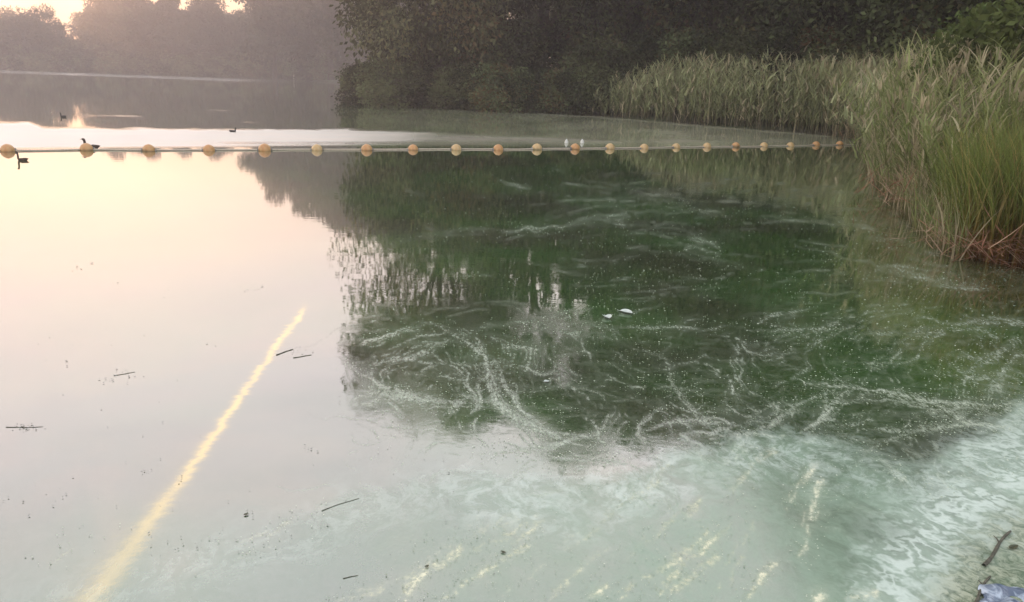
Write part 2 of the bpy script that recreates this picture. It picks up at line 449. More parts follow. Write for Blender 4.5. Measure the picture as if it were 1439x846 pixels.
# drawn filaments (photo positions put on the water)
FIL = [([(585, 454), (620, 460), (655, 477), (684, 500), (690, 540), (705, 572), (740, 598), (778, 612), (800, 618)], 4.0, 1.0),
       ([(692, 500), (712, 545), (732, 580), (762, 600)], 2.5, .7),
       ([(592, 460), (560, 468), (520, 480), (500, 492)], 3, .8), ([(632, 478), (590, 496), (545, 512)], 3, .7),
       ([(480, 512), (540, 545), (600, 562), (660, 566), (700, 562)], 4, .65), ([(500, 545), (560, 558), (610, 562)], 3, .5),
       ([(640, 470), (700, 458), (770, 448), (840, 432)], 5, .4), ([(700, 510), (760, 525), (790, 523)], 2.5, .5),
       ([(690, 535), (650, 560), (620, 590)], 3, .35), ([(680, 640), (740, 632), (800, 622), (860, 600)], 4, .55),
       ([(700, 325), (760, 321), (800, 318)], 3, .8), ([(800, 316), (860, 302), (900, 296)], 6, .3), ([(880, 292), (960, 289), (985, 276)], 7, .35), ([(850, 276), (930, 268), (975, 282)], 6, .28),
       ([(560, 335), (640, 325), (700, 322)], 2.5, .3), ([(700, 255), (720, 262), (745, 266)], 2.5, .7),
       ([(960, 292), (1030, 303)], 4, .4), ([(1060, 308), (1130, 310), (1190, 316)], 5, .35), ([(1200, 314), (1240, 322)], 3, .6), ([(960, 330), (1010, 348)], 5, .4), ([(940, 360), (1000, 366), (1060, 380)], 6, .25), ([(1120, 345), (1200, 368), (1290, 388), (1390, 406)], 6, .55),
       ([(1290, 388), (1340, 403), (1400, 408)], 3, .6), ([(850, 462), (960, 460), (1010, 463)], 2.5, .4), ([(1060, 466), (1130, 461), (1200, 464)], 2, .35), ([(1300, 461), (1360, 455), (1439, 444)], 3.0, .4),
       ([(1310, 333), (1345, 328)], 3, .7), ([(1200, 330), (1300, 345)], 3, .3), ([(1400, 365), (1439, 372)], 2, .7),
       ([(960, 320), (1000, 345), (1020, 352)], 4, .4), ([(880, 480), (940, 500), (960, 560), (1000, 600)], 5, .5),
       ([(1115, 534), (1180, 543), (1250, 550), (1330, 568), (1400, 572), (1439, 566)], 4, 1), ([(1195, 548), (1160, 580), (1130, 612)], 3.5, .9),
       ([(1180, 545), (1120, 570), (1080, 600), (1040, 612)], 3, .7), ([(1205, 632), (1290, 605), (1360, 596), (1439, 600)], 3, .9),
       ([(1225, 636), (1262, 668), (1290, 692)], 4.5, .9), ([(1290, 552), (1350, 590), (1420, 604)], 3, .7), ([(1200, 555), (1270, 562), (1340, 590)], 3, .5),
       ([(1360, 530), (1395, 500), (1439, 470)], 7, .8), ([(1390, 560), (1420, 510), (1439, 495)], 5, .8), ([(1330, 505), (1380, 545)], 3, .4),
       ([(900, 610), (940, 592), (990, 590), (1030, 600)], 3, .6), ([(905, 640), (895, 600), (930, 570)], 3, .5),
       ([(770, 640), (830, 650), (890, 645)], 5, .6), ([(1080, 570), (1100, 572)], 3, .8), ([(1220, 510), (1240, 513)], 3, .5)]
STR = [([(555, 860), (585, 812), (625, 785), (650, 768)], 9, 1.0), ([(610, 846), (680, 805), (735, 770), (745, 755)], 5, .7), ([(650, 780), (720, 755), (760, 722)], 12, .45),
       ([(860, 846), (900, 815), (950, 790), (1000, 745)], 6, .75), ([(905, 846), (950, 808), (985, 775), (1030, 730)], 5, .7), ([(1118, 795), (1135, 745), (1148, 690), (1160, 672)], 7, .75),
       ([(1045, 846), (1075, 800), (1090, 788)], 5, .8), ([(880, 790), (930, 740), (975, 705)], 6, .35), ([(1140, 846), (1160, 838)], 5, .8), ([(1180, 846), (1230, 835)], 6, .5), ([(760, 846), (820, 800), (860, 770)], 5, .35), ([(700, 846), (770, 790), (830, 750), (900, 690)], 7, .28), ([(1020, 700), (1060, 650), (1090, 628)], 6, .3), ([(860, 720), (900, 690), (950, 650)], 6, .3),
       ([(470, 846), (540, 826)], 6, .4), ([(330, 775), (400, 735), (440, 715)], 5, .2), ([(1000, 846), (1040, 780), (1060, 730)], 8, .3), ([(330, 790), (395, 745), (470, 705)], 9, .16), ([(40, 800), (110, 760), (180, 735)], 8, .14), ([(930, 846), (985, 800), (1010, 780)], 4, .5), ([(820, 846), (850, 822)], 4, .5), ([(520, 846), (620, 800), (700, 730), (760, 690)], 16, .25), ([(1095, 720), (1120, 690), (1150, 650)], 5, .4), ([(960, 740), (985, 700)], 4, .35)]
lines = np.zeros(len(V)); strk = np.zeros(len(V))
near = vis & (px > -100) & (px < 1600) & (py < 900)
ii = np.where(near)[0]
for pts, ww, s in FIL:
    a = np.array(pts); box = ii[(px[ii] > a[:, 0].min() - 40) & (px[ii] < a[:, 0].max() + 40) & (py[ii] > a[:, 1].min() - 40) & (py[ii] < a[:, 1].max() + 40)]
    d = polydist(fx[box], fy[box], pts)
    wl = ww * (0.12 + 1.0 * fbm(px[box] / 16, py[box] / 10, 51) ** 1.5)
    brk_ = np.clip((fbm(px[box] / 26, py[box] / 18, 53) - .3) * 3.2, 0.12, 1)
    lines[box] = np.maximum(lines[box], s * brk_ * np.exp(-(d / wl) ** 2) + 0.16 * s * np.exp(-(d / (ww * 2.6)) ** 2))
for pts, ww, s in STR:
    a = np.array(pts); box = ii[(px[ii] > a[:, 0].min() - 60) & (px[ii] < a[:, 0].max() + 60) & (py[ii] > a[:, 1].min() - 60) & (py[ii] < a[:, 1].max() + 60)]
    d = polydist(fx[box], fy[box], pts)
    wl = ww * (0.15 + 1.5 * fbm(px[box] / 12, py[box] / 10, 57) ** 1.5)
    strk[box] = np.maximum(strk[box], s * np.clip((fbm(px[box] / 16, py[box] / 12, 59) - .3) * 3, .1, 1) * np.exp(-(d / wl) ** 2) + 0.22 * s * np.exp(-(d / (ww * 2.4)) ** 2))
# marbled scum piled up in the near right corner
sw1 = polydist(wx, wy, [(1250, 860), (1275, 790), (1330, 730), (1400, 690), (1460, 640)])
swirl = np.exp(-(sw1 / 62) ** 2) * sstep(py, 520, 640)
swirl = np.maximum(swirl, np.exp(-(polydist(wx, wy, [(1370, 640), (1439, 610)]) / 40) ** 2) * .8)
mat_ = sstep(wx + 0.75 * (wy - 740), 1338, 1400) * sstep(py, 690, 745)   # thick brown-green mat
olive = sstep(px, 1080, 1300) * sstep(py, 200, 240) * sstep(py, 470, 400) * .9
olive = np.maximum(olive, sstep(px, 1000, 1130) * sstep(py, 212, 222) * sstep(py, 300, 255) * .8)
# strands of algae drawn out by the current: traced through a swirling flow, gathered in a density map and read at the water's vertices
def densify(pl, step=1.0):
    a = np.array(pl, float); seg = np.hypot(*np.diff(a, axis=0).T); cs = np.concatenate([[0], np.cumsum(seg)])
    tt = np.linspace(0, cs[-1], max(4, int(cs[-1] / step)))
    P = np.column_stack([np.interp(tt, cs, a[:, 0]), np.interp(tt, cs, a[:, 1])])
    for _ in range(12): P[1:-1] = (P[:-2] + P[1:-1] * 2 + P[2:]) / 4
    return P
def bend(P):
    return P - np.column_stack([(fbm(P[:, 0] / 20, P[:, 1] / 12, 31) - .5) * 11, (fbm(P[:, 0] / 20, P[:, 1] / 12, 37) - .5) * 10])
def flow(x, y):
    big = np.clip((y - 430) / 80, 0, 1)
    return (fbm(x / 95, y / 60, 81, 3) - .5) * (1.2 + 5.5 * big) + .06 - .25 * big + (fbm(x / 16, y / 9, 82, 2) - .5) * (1.0 + 1.6 * big)
def dens_at(x, y):
    w1 = np.interp(x, [470, 540, 900, 1439], [.35, .9, .8, 1]) * np.interp(y, [425, 460, 600, 640, 700], [0, 1, 1, .8, .2])
    w2 = np.interp(x, [560, 760, 900, 1439], [.04, .35, .7, .6]) * np.interp(y, [230, 270, 430, 470], [.15, .9, .7, 0])
    return np.maximum(w1, w2) * np.clip((fbm(x / 70, y / 34, 83) - .38) * 4.5, 0.04, 1)
RW, RH = 1560, 960
def blur(I, sg):
    k = np.exp(-.5 * (np.arange(-int(3 * sg) - 1, int(3 * sg) + 2) / sg) ** 2); k /= k.sum(); h = len(k) // 2
    for ax in (0, 1):
        Pd = np.pad(I, [(h, h) if q == ax else (0, 0) for q in (0, 1)], mode='edge')
        I = sum(k[i] * (Pd[i:i + I.shape[0]] if ax == 0 else Pd[:, i:i + I.shape[1]]) for i in range(len(k)))
    return I
def raster(pts, wts):
    I = np.zeros((RH, RW)); x = pts[:, 0] + 60; y = pts[:, 1]
    ok = (x > 1) & (x < RW - 2) & (y > 1) & (y < RH - 2); x = x[ok]; y = y[ok]; w_ = wts[ok]
    xi = x.astype(int); yi = y.astype(int); fx_ = x - xi; fy_ = y - yi
    np.add.at(I, (yi, xi), w_ * (1 - fx_) * (1 - fy_)); np.add.at(I, (yi, xi + 1), w_ * fx_ * (1 - fy_))
    np.add.at(I, (yi + 1, xi), w_ * (1 - fx_) * fy_); np.add.at(I, (yi + 1, xi + 1), w_ * fx_ * fy_)
    return I
def sample(I):
    x = np.clip(px + 60, 1, RW - 3); y = np.clip(py, 1, RH - 3); xi = x.astype(int); yi = y.astype(int); fx_ = x - xi; fy_ = y - yi
    v_ = (I[yi, xi] * (1 - fx_) + I[yi, xi + 1] * fx_) * (1 - fy_) + (I[yi + 1, xi] * (1 - fx_) + I[yi + 1, xi + 1] * fx_) * fy_
    return np.where(near, v_, 0)
rg = np.random.default_rng(19)
Pp, Pw = [], []
c = np.column_stack([rg.uniform(480, 1480, 60000), rg.uniform(235, 700, 60000)])
c = c[rg.random(60000) < dens_at(c[:, 0], c[:, 1])][:2600]
x = c[:, 0].copy(); y = c[:, 1].copy(); n_ = len(x); life = 8 + 100 * rg.random(n_) ** 2; sg = rg.choice([-1, 1], n_); wst = rg.uniform(.1, 1, n_) ** 3 * .85
for k_ in range(110):
    al = (k_ < life); env = np.sin(np.clip(k_ / life, 0, 1) * np.pi) ** .5
    Pp.append(np.column_stack([x, y])[al]); Pw.append((wst * env * (vnoise(x / 7, y / 4, 91) > .3) * (.4 + 1.0 * vnoise(x / 9, y / 5, 92)))[al])
    a_ = flow(x, y); x = x + sg * np.cos(a_) * 1.1; y = y + sg * np.sin(a_) * .8
for pl, ww, s_ in FIL:
    base = bend(densify(pl))
    for k_ in range(int(3 + 9 * s_)):
        a_ = int(rg.random() * .6 * len(base)) if k_ else 0; e_ = len(base) - int(rg.random() * .5 * (len(base) - a_)) if k_ else len(base)
        if e_ - a_ < 5: continue
        P = base[a_:e_] + rg.normal(0, ww * .75, 2) * np.array([1, .75]) + np.column_stack([fbm(base[a_:e_, 0] / 18 + k_ * 9, base[a_:e_, 1] / 18, 5) - .5, fbm(base[a_:e_, 0] / 18, base[a_:e_, 1] / 18 + k_ * 9, 6) - .5]) * (3 + 1.6 * ww)
        L_ = len(P); env = np.sin(np.linspace(0.02, .98, L_) * np.pi) ** .4
        Pp.append(P); Pw.append(env * s_ * (1.1 if k_ == 0 else rg.uniform(.15, .95)) * (.35 + 1.0 * vnoise(P[:, 0] / 8 + k_ * 5, P[:, 1] / 6, 93)))
I = raster(np.concatenate(Pp), np.concatenate(Pw))
I = blur(I, .55) + .20 * blur(I, 2.2) + .55 * blur(I, 8.0)
strand = 1 - np.exp(-1.5 * sample(I))
Pp, Pw = [], []
for pl, ww, s_ in STR:
    base = bend(densify(pl))
    for k_ in range(int(4 + 26 * s_)):
        a_ = int(rg.random() * .93 * len(base)); e_ = a_ + int(rg.uniform(8, 50))
        P = base[a_:e_] + rg.normal(0, ww * .55, 2)
        if len(P) < 5: continue
        P = P + np.column_stack([fbm(P[:, 0] / 9 + k_ * 9, P[:, 1] / 9, 5) - .5, fbm(P[:, 0] / 9, P[:, 1] / 9 + k_ * 9, 6) - .5]) * 5
        Pp.append(P); Pw.append(np.sin(np.linspace(0.02, .98, len(P)) * np.pi) * s_ * rg.uniform(.2, 1.1) * (vnoise(P[:, 0] / 4, P[:, 1] / 4, 94) > .35))
I = raster(np.concatenate(Pp), np.concatenate(Pw))
I = blur(I, .8) + .5 * blur(I, 2.5) + .6 * blur(I, 10.0)
strk = 1 - np.exp(-2.9 * sample(I))
water, t = new_mat('algae_water')
g = t.node('ShaderNodeNewGeometry').outputs['Position']
A = {k: t.attr(k) for k in ('ruff', 'film', 'web', 'lines', 'streak', 'swirl', 'mat', 'sheen', 'olive', 'pale', 'froth')}
# filament network: ridges of a warped noise, at two sizes
warp = t.vmath('ADD', g, t.vmath('SCALE', t.vmath('SUBTRACT', t.noise(g, 1.6, 4, 0.6, out='Color'), (.5, .5, .5)), 0.55))
gs = t.mapping(warp, scale=(1.0, 0.55, 1))
def ridge(vec, sc, wdt, det=2):
    r = t.math('ABSOLUTE', t.math('SUBTRACT', t.noise(vec, sc, det, 0.55), 0.5))
    return t.smooth(r, 0.0, wdt, 1.0, 0.0)
r1 = ridge(gs, 1.7, 0.030, 4)
r2 = ridge(t.vmath('ADD', gs, (7, 3, 1)), 4.0, 0.050, 4)
r3 = ridge(t.vmath('ADD', gs, (1, 9, 4)), 11.0, 0.05, 3)
fine = t.noise(g, 60, 3, 0.7)
speck = t.smooth(t.noise(t.mapping(g, scale=(1, .6, 1)), 38, 2, 0.6), 0.60, 0.70)
net = t.math('MAXIMUM', t.math('MAXIMUM', t.math('MULTIPLY', r1, 0.7), t.math('MULTIPLY', r2, 0.40)), t.math('MULTIPLY', r3, 0.22))
patch = t.smooth(t.noise(g, 1.1, 3, 0.6), 0.38, 0.62)
netm = t.math('MULTIPLY', t.math('MULTIPLY', net, A['web']), t.math('MULTIPLY_ADD', patch, 0.7, 0.3))
netm = t.math('MULTIPLY', netm, t.smooth(fine, 0.25, 0.6, 0.45, 1.0))
strn = t.noise(t.mapping(warp, scale=(0.9, 3.2, 1), rot=(0, 0, 0.22)), 3.2, 6, 0.72)
strn2 = t.noise(t.mapping(warp, scale=(2.6, 1.0, 1), rot=(0, 0, -0.6)), 3.0, 6, 0.72)
soft = t.math('MULTIPLY', A['web'], t.math('ADD', t.smooth(strn, 0.46, 0.78, 0.0, 0.5), t.smooth(strn2, 0.5, 0.8, 0.0, 0.35)))
ln = t.math('MULTIPLY', A['lines'], t.smooth(t.noise(t.mapping(g, scale=(1, .45, 1)), 48, 5, 0.8), 0.38, 0.62, 0.12, 1.3))
spm = t.math('MULTIPLY', speck, t.math('MULTIPLY', A['web'], 0.5))
scum = t.math('ADD', t.math('ADD', t.math('MULTIPLY', netm, .12), soft), t.math('ADD', t.math('MULTIPLY', ln, .9), t.math('MULTIPLY', spm, .5)), clamp=True)
filmn = t.math('MULTIPLY', A['film'], t.smooth(t.noise(t.mapping(warp, scale=(1, .5, 1), rot=(0, 0, .5)), 5.0, 7, 0.75), 0.25, 0.7, 0.45, 1.05), clamp=True)
# marbling
sw = t.noise(t.vmath('ADD', g, t.vmath('SCALE', t.noise(g, 4.2, 4, 0.55, out='Color'), 0.42)), 3.6, 3, 0.5)
marb = t.math('FRACT', t.math('MULTIPLY', sw, 7.0))
marb = t.smooth(t.math('ADD', t.math('ABSOLUTE', t.math('SUBTRACT', marb, 0.5)), t.math('MULTIPLY', t.math('SUBTRACT', t.noise(warp, 14, 5, .7), .5), .7)), 0.05, 0.5)
swm = t.math('MULTIPLY', A['swirl'], t.math('MULTIPLY_ADD', marb, 0.55, 0.35), clamp=True)
strk_m = t.math('MULTIPLY', A['streak'], t.smooth(t.noise(g, 52, 5, 0.8), 0.38, 0.6, 0.3, 1.25), clamp=True)
# colours
deep = t.mix(t.smooth(t.noise(g, 0.5, 3, 0.6), 0.35, 0.65), (0.028, 0.042, 0.014), (0.028, 0.085, 0.014))
deep = t.mix(A['olive'], deep, (0.062, 0.078, 0.026))
col = t.mix(t.math('MULTIPLY', filmn, 1.0), deep, (0.25, 0.34, 0.245))
frn = t.math('MULTIPLY', t.smooth(t.noise(t.mapping(warp, scale=(1, .7, 1)), 13, 6, .8), .42, .62), t.smooth(t.noise(gs, 2.4, 4, .65), .3, .6, .35, 1.0))
col = t.mix(t.math('MULTIPLY', A['froth'], t.math('MULTIPLY', frn, .85)), col, (0.52, 0.60, 0.52))
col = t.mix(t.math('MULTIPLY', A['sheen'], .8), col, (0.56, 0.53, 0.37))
col = t.mix(scum, col, (0.50, 0.55, 0.43))
col = t.mix(t.math('MULTIPLY', A['mat'], t.smooth(sw, .3, .6, .55, 1.0)), col, t.mix(t.smooth(t.noise(g, 16, 6, 0.7, 1.5), .35, .62), (0.07, 0.10, 0.05), (0.36, 0.38, 0.27)))
col = t.mix(swm, col, (0.58, 0.65, 0.57))
col = t.mix(strk_m, col, (0.80, 0.77, 0.56))
col = t.mix(A['pale'], col, (0.62, 0.54, 0.45))  # sky reflected by the ruffled band, painted in as pale diffuse colour
dens = t.math('MAXIMUM', t.math('MAXIMUM', scum, swm), t.math('MAXIMUM', A['mat'], strk_m))
# bump: faint ripples; coarser relief where scum is thick
rp = t.noise(t.mapping(g, scale=(1.0, 2.2, 1)), 3.0, 3, 0.5)
rp2 = t.noise(t.mapping(g, scale=(1.0, 3.0, 1)), 14.0, 2, 0.5)
hgt = t.math('ADD', t.math('MULTIPLY', rp, 0.00045), t.math('MULTIPLY', rp2, t.math('MULTIPLY_ADD', A['ruff'], 0.006, 0.00002)))
hgt = t.math('ADD', hgt, t.math('MULTIPLY', dens, 0.0004))
hgt = t.math('ADD', hgt, t.math('MULTIPLY', t.math('MULTIPLY', A['film'], t.noise(g, 25, 4, 0.7)), 0.0005))
bp = t.node('ShaderNodeBump'); bp.inputs['Strength'].default_value = 1.0; bp.inputs['Distance'].default_value = 1.0
t.set(bp.inputs['Height'], hgt)
df = t.node('ShaderNodeBsdfDiffuse'); t.set(df.inputs[0], col); t.l.new(bp.outputs[0], df.inputs['Normal'])
gl = t.node('ShaderNodeBsdfGlossy'); gl.inputs[0].default_value = (1, 1, 1, 1)
t.set(gl.inputs['Roughness'], t.math('ADD', t.math('MULTIPLY_ADD', A['film'], 0.12, 0.025), t.math('MULTIPLY', A['ruff'], 0.35)))
t.l.new(bp.outputs[0], gl.inputs['Normal'])
lw = t.node('ShaderNodeLayerWeight'); lw.inputs['Blend'].default_value = 0.5
fac = t.math('POWER', lw.outputs['Facing'], 5.0)
base_r = t.math('SUBTRACT', 0.34, t.math('MULTIPLY', dens, 0.26))
base_r = t.math('SUBTRACT', base_r, t.math('MULTIPLY', filmn, 0.27))
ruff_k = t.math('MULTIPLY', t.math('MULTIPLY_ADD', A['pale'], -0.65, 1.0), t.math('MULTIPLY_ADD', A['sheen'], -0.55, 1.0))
refl = t.math('ADD', base_r, t.math('MULTIPLY', t.math('SUBTRACT', 1.0, base_r), t.math('MULTIPLY', fac, t.math('MULTIPLY_ADD', dens, -0.5, 1.0))), clamp=True)
refl = t.math('MULTIPLY', refl, ruff_k)
ms = t.node('ShaderNodeMixShader'); t.set(ms.inputs[0], refl)
t.l.new(df.outputs[0], ms.inputs[1]); t.l.new(gl.outputs[0], ms.inputs[2])
out(t, ms.outputs[0])
wobj = mesh_np('water', V, F, water, smooth=True, attrs={
    'ruff': ruff, 'film': film, 'web': np.clip(web + upw, 0, 1), 'lines': np.clip(strand, 0, 1), 'streak': np.clip(strk, 0, 1),
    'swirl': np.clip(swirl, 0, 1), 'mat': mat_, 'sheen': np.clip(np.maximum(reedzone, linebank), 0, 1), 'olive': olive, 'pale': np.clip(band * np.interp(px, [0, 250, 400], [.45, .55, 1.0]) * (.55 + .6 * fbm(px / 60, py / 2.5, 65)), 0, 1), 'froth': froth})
tag(wobj, kind='structure')

# ------------------------------------------------------------------ trees
def crown_np(rng, radii, zc, n_lobes, lobe_r, n_leaves, leaf, droop=0.0, box=1.0, thin=None, holes=None):
    rx, ry, rz = radii
    # lobe centres: spread through the envelope's outer two thirds
    d = rng.normal(size=(n_lobes, 3)); d /= np.linalg.norm(d, axis=1)[:, None]
    d = np.sign(d) * np.abs(d) ** box
    rr = rng.uniform(0.45, 0.95, n_lobes)[:, None]
    cen = d * rr * np.array([rx, ry, rz]) + np.array([0, 0, zc])
    lr = rng.uniform(lobe_r * 0.6, lobe_r * 1.35, n_lobes)
    wt = lr ** 2
    if thin: wt = wt * np.where((cen[:, 0] < thin[0]) & (cen[:, 2] > thin[1]) & (cen[:, 2] < thin[2]), thin[3], 1)
    wt /= wt.sum()
    k = rng.choice(n_lobes, n_leaves, p=wt)
    u = rng.normal(size=(n_leaves, 3)); u /= np.linalg.norm(u, axis=1)[:, None]
    # sub-clumps: pull leaf directions towards a few twig directions per lobe
    tw = rng.normal(size=(n_lobes, 16, 3)); tw /= np.linalg.norm(tw, axis=2)[:, :, None]
    ti = rng.integers(0, 16, n_leaves)
    u = u * 0.75 + tw[k, ti] * rng.uniform(0.2, 1.2, n_leaves)[:, None]
    u /= np.linalg.norm(u, axis=1)[:, None]
    r = lr[k] * (0.35 + 0.75 * rng.random(n_leaves) ** 0.6) * (1 + 0.25 * rng.random(n_leaves) ** 4)
    p = cen[k] + u * r[:, None] * np.array([1, 1, 0.8])
    if droop: p[:, 2] -= droop * rng.random(n_leaves) ** 2 * lr[k]
    p[:, 2] = np.maximum(p[:, 2], 0.15 + rng.random(n_leaves) * 0.3)
    if holes:
        keep = np.ones(n_leaves, bool)
        for hx, hz, hw, hh in holes:
            keep &= (((p[:, 0] - hx) / hw) ** 2 + ((p[:, 2] - hz) / hh) ** 2 > rng.uniform(.6, 1.3, n_leaves))
        p = p[keep]; u = u[keep]; k = k[keep]; n_leaves = len(p)
    # leaf quads
    ax = u * 0.6 + rng.normal(size=(n_leaves, 3)) * 0.7; ax[:, 2] -= 0.3 + droop * .4
    ax /= np.linalg.norm(ax, axis=1)[:, None]
    sd_ = np.cross(ax, rng.normal(size=(n_leaves, 3))); sd_ /= np.linalg.norm(sd_, axis=1)[:, None]
    L = leaf * rng.uniform(0.6, 1.4, n_leaves)[:, None]; Wd = L * rng.uniform(0.4, 0.6, n_leaves)[:, None]
    V = np.stack([p - ax * L * .5, p + sd_ * Wd * .5, p + ax * L * .5, p - sd_ * Wd * .5], 1).reshape(-1, 3)
    F = np.arange(n_leaves * 4).reshape(-1, 4)
    lt = rng.random(n_lobes)
    rnd = np.repeat(lt[k] * .65 + rng.random(n_leaves) * .35, 4)
    return V, F, rnd, cen

def trunk_np(rng, H, r0, cen, zc, lean=0.0, n_limb=14):
    P = []; zs = np.linspace(-0.3, H * 0.8, 9)
    off = np.cumsum(rng.normal(0, 0.10, (9, 2)), 0) + np.linspace(0, lean, 9)[:, None] * np.array([1, 0])
    main = np.column_stack([off, zs])
    paths = [main]; radii = [np.interp(zs / H, [0, 0.03, 0.3, 0.8], [r0 * 1.4, r0, r0 * .7, r0 * .15])]
    for c in cen[:n_limb]:
        zb = min(c[2] * rng.uniform(0.45, 0.75), H * 0.7)
        b = np.array([np.interp(zb, zs, main[:, 0]), np.interp(zb, zs, main[:, 1]), zb])
        tt = np.linspace(0, 1, 6)[:, None]
        mid = b + (c - b) * tt + np.array([0, 0, 1]) * (np.sin(tt * np.pi) * 0.5) + rng.normal(0, .12, (6, 3)) * tt
        mid[0] = b
        paths.append(mid); rb = r0 * rng.uniform(.25, .4); radii.append(np.linspace(rb, rb * .15, 6))
        for q in range(2):
            e = c + rng.normal(0, 1.2, 3); s = mid[3 + q]
            paths.append(np.array([s, (s + e) / 2 + rng.normal(0, .1, 3), e])); radii.append([rb * .35, rb * .2, rb * .06])
    return tubes(paths, radii, 7)

def make_tree(name, seed, H, zc, radii, n_lobes, lobe_r, n_leaves, leaf, mat, r0, droop=0.0, **kw):
    rng = np.random.default_rng(seed)
    V, F, rnd, cen = crown_np(rng, radii, zc, n_lobes, lobe_r, n_leaves, leaf, droop, **kw)
    root = empty(name, (0, 0, 0))
    mesh_np('crown', V, F, mat, root, {'rnd': rnd})
    tv, tf = trunk_np(rng, H, r0, cen, zc)
    mesh_np('trunk', tv, tf, bark, root, smooth=True)
    return root

HAS = {}
def place(proto, key, x, y, rz, sc, label, cat, group, zs=1.0, mat=None):
    o = proto if key not in HAS else copy_tree(proto)
    HAS[key] = 1
    h = ground_h(np.array([[x, y]]))[0]
    o.location = (x, y, max(h, 0.0)); o.rotation_euler = (0, 0, rz); o.scale = (sc, sc, sc * zs)
    tag(o, label, cat, group)
    return o

near_lab = 'trees along the near right bank'
# leaning waterside tree whose branches hang to the water
def sky_holes(pxx, D, sc, zs):
    """the photo shows gaps between the crowns mirrored in the lake: back to where each gap is in the tree"""
    tx, ty = atdist(pxx, D); L = []
    for px_, py_, hw, hh in [(628, 374, .8, .55), (646, 378, .4, .8), (660, 392, .3, .5), (708, 372, .4, .55), (722, 385, .35, .7), (747, 362, .35, .45), (748, 396, .4, .8), (757, 410, .35, .6),
                             (782, 378, .4, .6), (785, 412, .4, .7), (770, 428, .8, .4), (800, 372, .3, .4), (818, 420, .5, .9), (820, 435, .4, .7), (850, 405, .35, .9), (845, 380, .3, .4), (880, 412, .3, .6),
                             (745, 488, .3, .8), (765, 485, .3, 1.0), (785, 490, .4, 1.1), (795, 505, .45, 1.3), (810, 482, .35, 1.1), (770, 535, .35, .35), (575, 272, .35, .4), (555, 268, .4, .4), (604, 266, .25, .4)]:
        d = ray(px_, py_); t0 = -CAM_H / d[2]; k = ty / d[1]
        L.append(((k * d[0] - tx) / sc, -d[2] * (k - t0) / sc / zs, hw * 1.3, hh * 1.15))
    return L
willow = make_tree('willow_tree', 3, 21, 10.6, (6.0, 5.3, 10.2), 120, 1.6, 76000, 0.26, leaves_olive, 0.38, droop=1.0, box=.7, thin=(-2.4, 6.5, 14.0, .25), holes=sky_holes(614, 49.5, 1.0, 1.06))
oak2 = make_tree('broadleaf_tree', 14, 22, 13, (6.4, 5.8, 9.8), 74, 1.9, 52000, 0.30, leaves_dark, 0.42, box=.72, holes=sky_holes(762, 53, 1.06, 1.0))
alder2 = make_tree('broadleaf_tree', 15, 22, 12, (5.2, 5.2, 10), 70, 1.8, 46000, 0.30, leaves_dark, 0.34, box=.75, holes=sky_holes(880, 51, 1.08, 1.0))
oak = make_tree('broadleaf_tree', 11, 20, 11.5, (6.2, 6.2, 8.8), 80, 2.0, 52000, 0.30, leaves_dark, 0.42)
alder = make_tree('broadleaf_tree', 12, 20, 11, (5.2, 5.2, 9.5), 70, 1.8, 46000, 0.30, leaves_dark, 0.34)
shrub = make_tree('shrub', 13, 3.4, 1.7, (1.9, 1.7, 1.6), 24, 0.75, 11000, 0.17, leaves_dark, 0.06)
x, y = atdist(614, 49.5)
place(willow, 'willow', x, y, 0.0, 1.0, 'olive waterside tree with branches hanging to the water, leftmost on the near bank', 'tree', near_lab, zs=1.06)
spots = [('o2', 762, 53, 0.0, 1.06, 'broad dark tree directly right of the overhanging waterside tree'),
         ('a2', 880, 51, 0.0, 1.08, 'dark tree behind the left end of the reed bed'),
         ('o', 1005, 47, 3.1, 1.05, 'shadowy tree behind the middle of the far reed bed'),
         ('a', 1105, 45, 4.4, 1.0, 'dark narrow tree behind the far reed bed, set back in shade'),
         ('o', 1215, 41, 5.2, 1.0, 'tree with a lighter low crown above the right part of the far reeds'),
         ('a', 1340, 37, 0.9, 1.0, 'dark tree standing over the near reeds'),
         ('o', 1470, 30, 2.6, .95, 'tree at the right edge above the green leafy shrub'),
         ('a', 1640, 25, 3.3, .9, 'tree right of the frame edge shading the bank')]
for i, (k, pxx, D, rz, sc, lab) in enumerate(spots):
    x, y = atdist(pxx, D)
    place({'o': oak, 'a': alder, 'o2': oak2, 'a2': alder2}[k], k, x, y, rz, sc, lab, 'tree', near_lab)
back = [(660, 66, .55, 'o'), (740, 74, .58, 'a'), (820, 66, .55, 'o'), (900, 72, .7, 'a'), (980, 64, 1.1, 'o'), (1060, 66, 1.05, 'a'), (1140, 58, 1.1, 'o'), (1230, 55, 1.05, 'a'), (1310, 52, 1.0, 'o'), (1400, 48, 1.0, 'a'), (1500, 44, 1.0, 'o'), (1580, 38, 1.0, 'a')]
for i, (pxx, D, sc, k) in enumerate(back):
    x, y = atdist(pxx, D)
    place(oak if k == 'o' else alder, k, x, y, i * 1.7, sc, 'dark tree in the back row of the wood behind the near bank', 'tree', 'trees in the back row of the near wood')
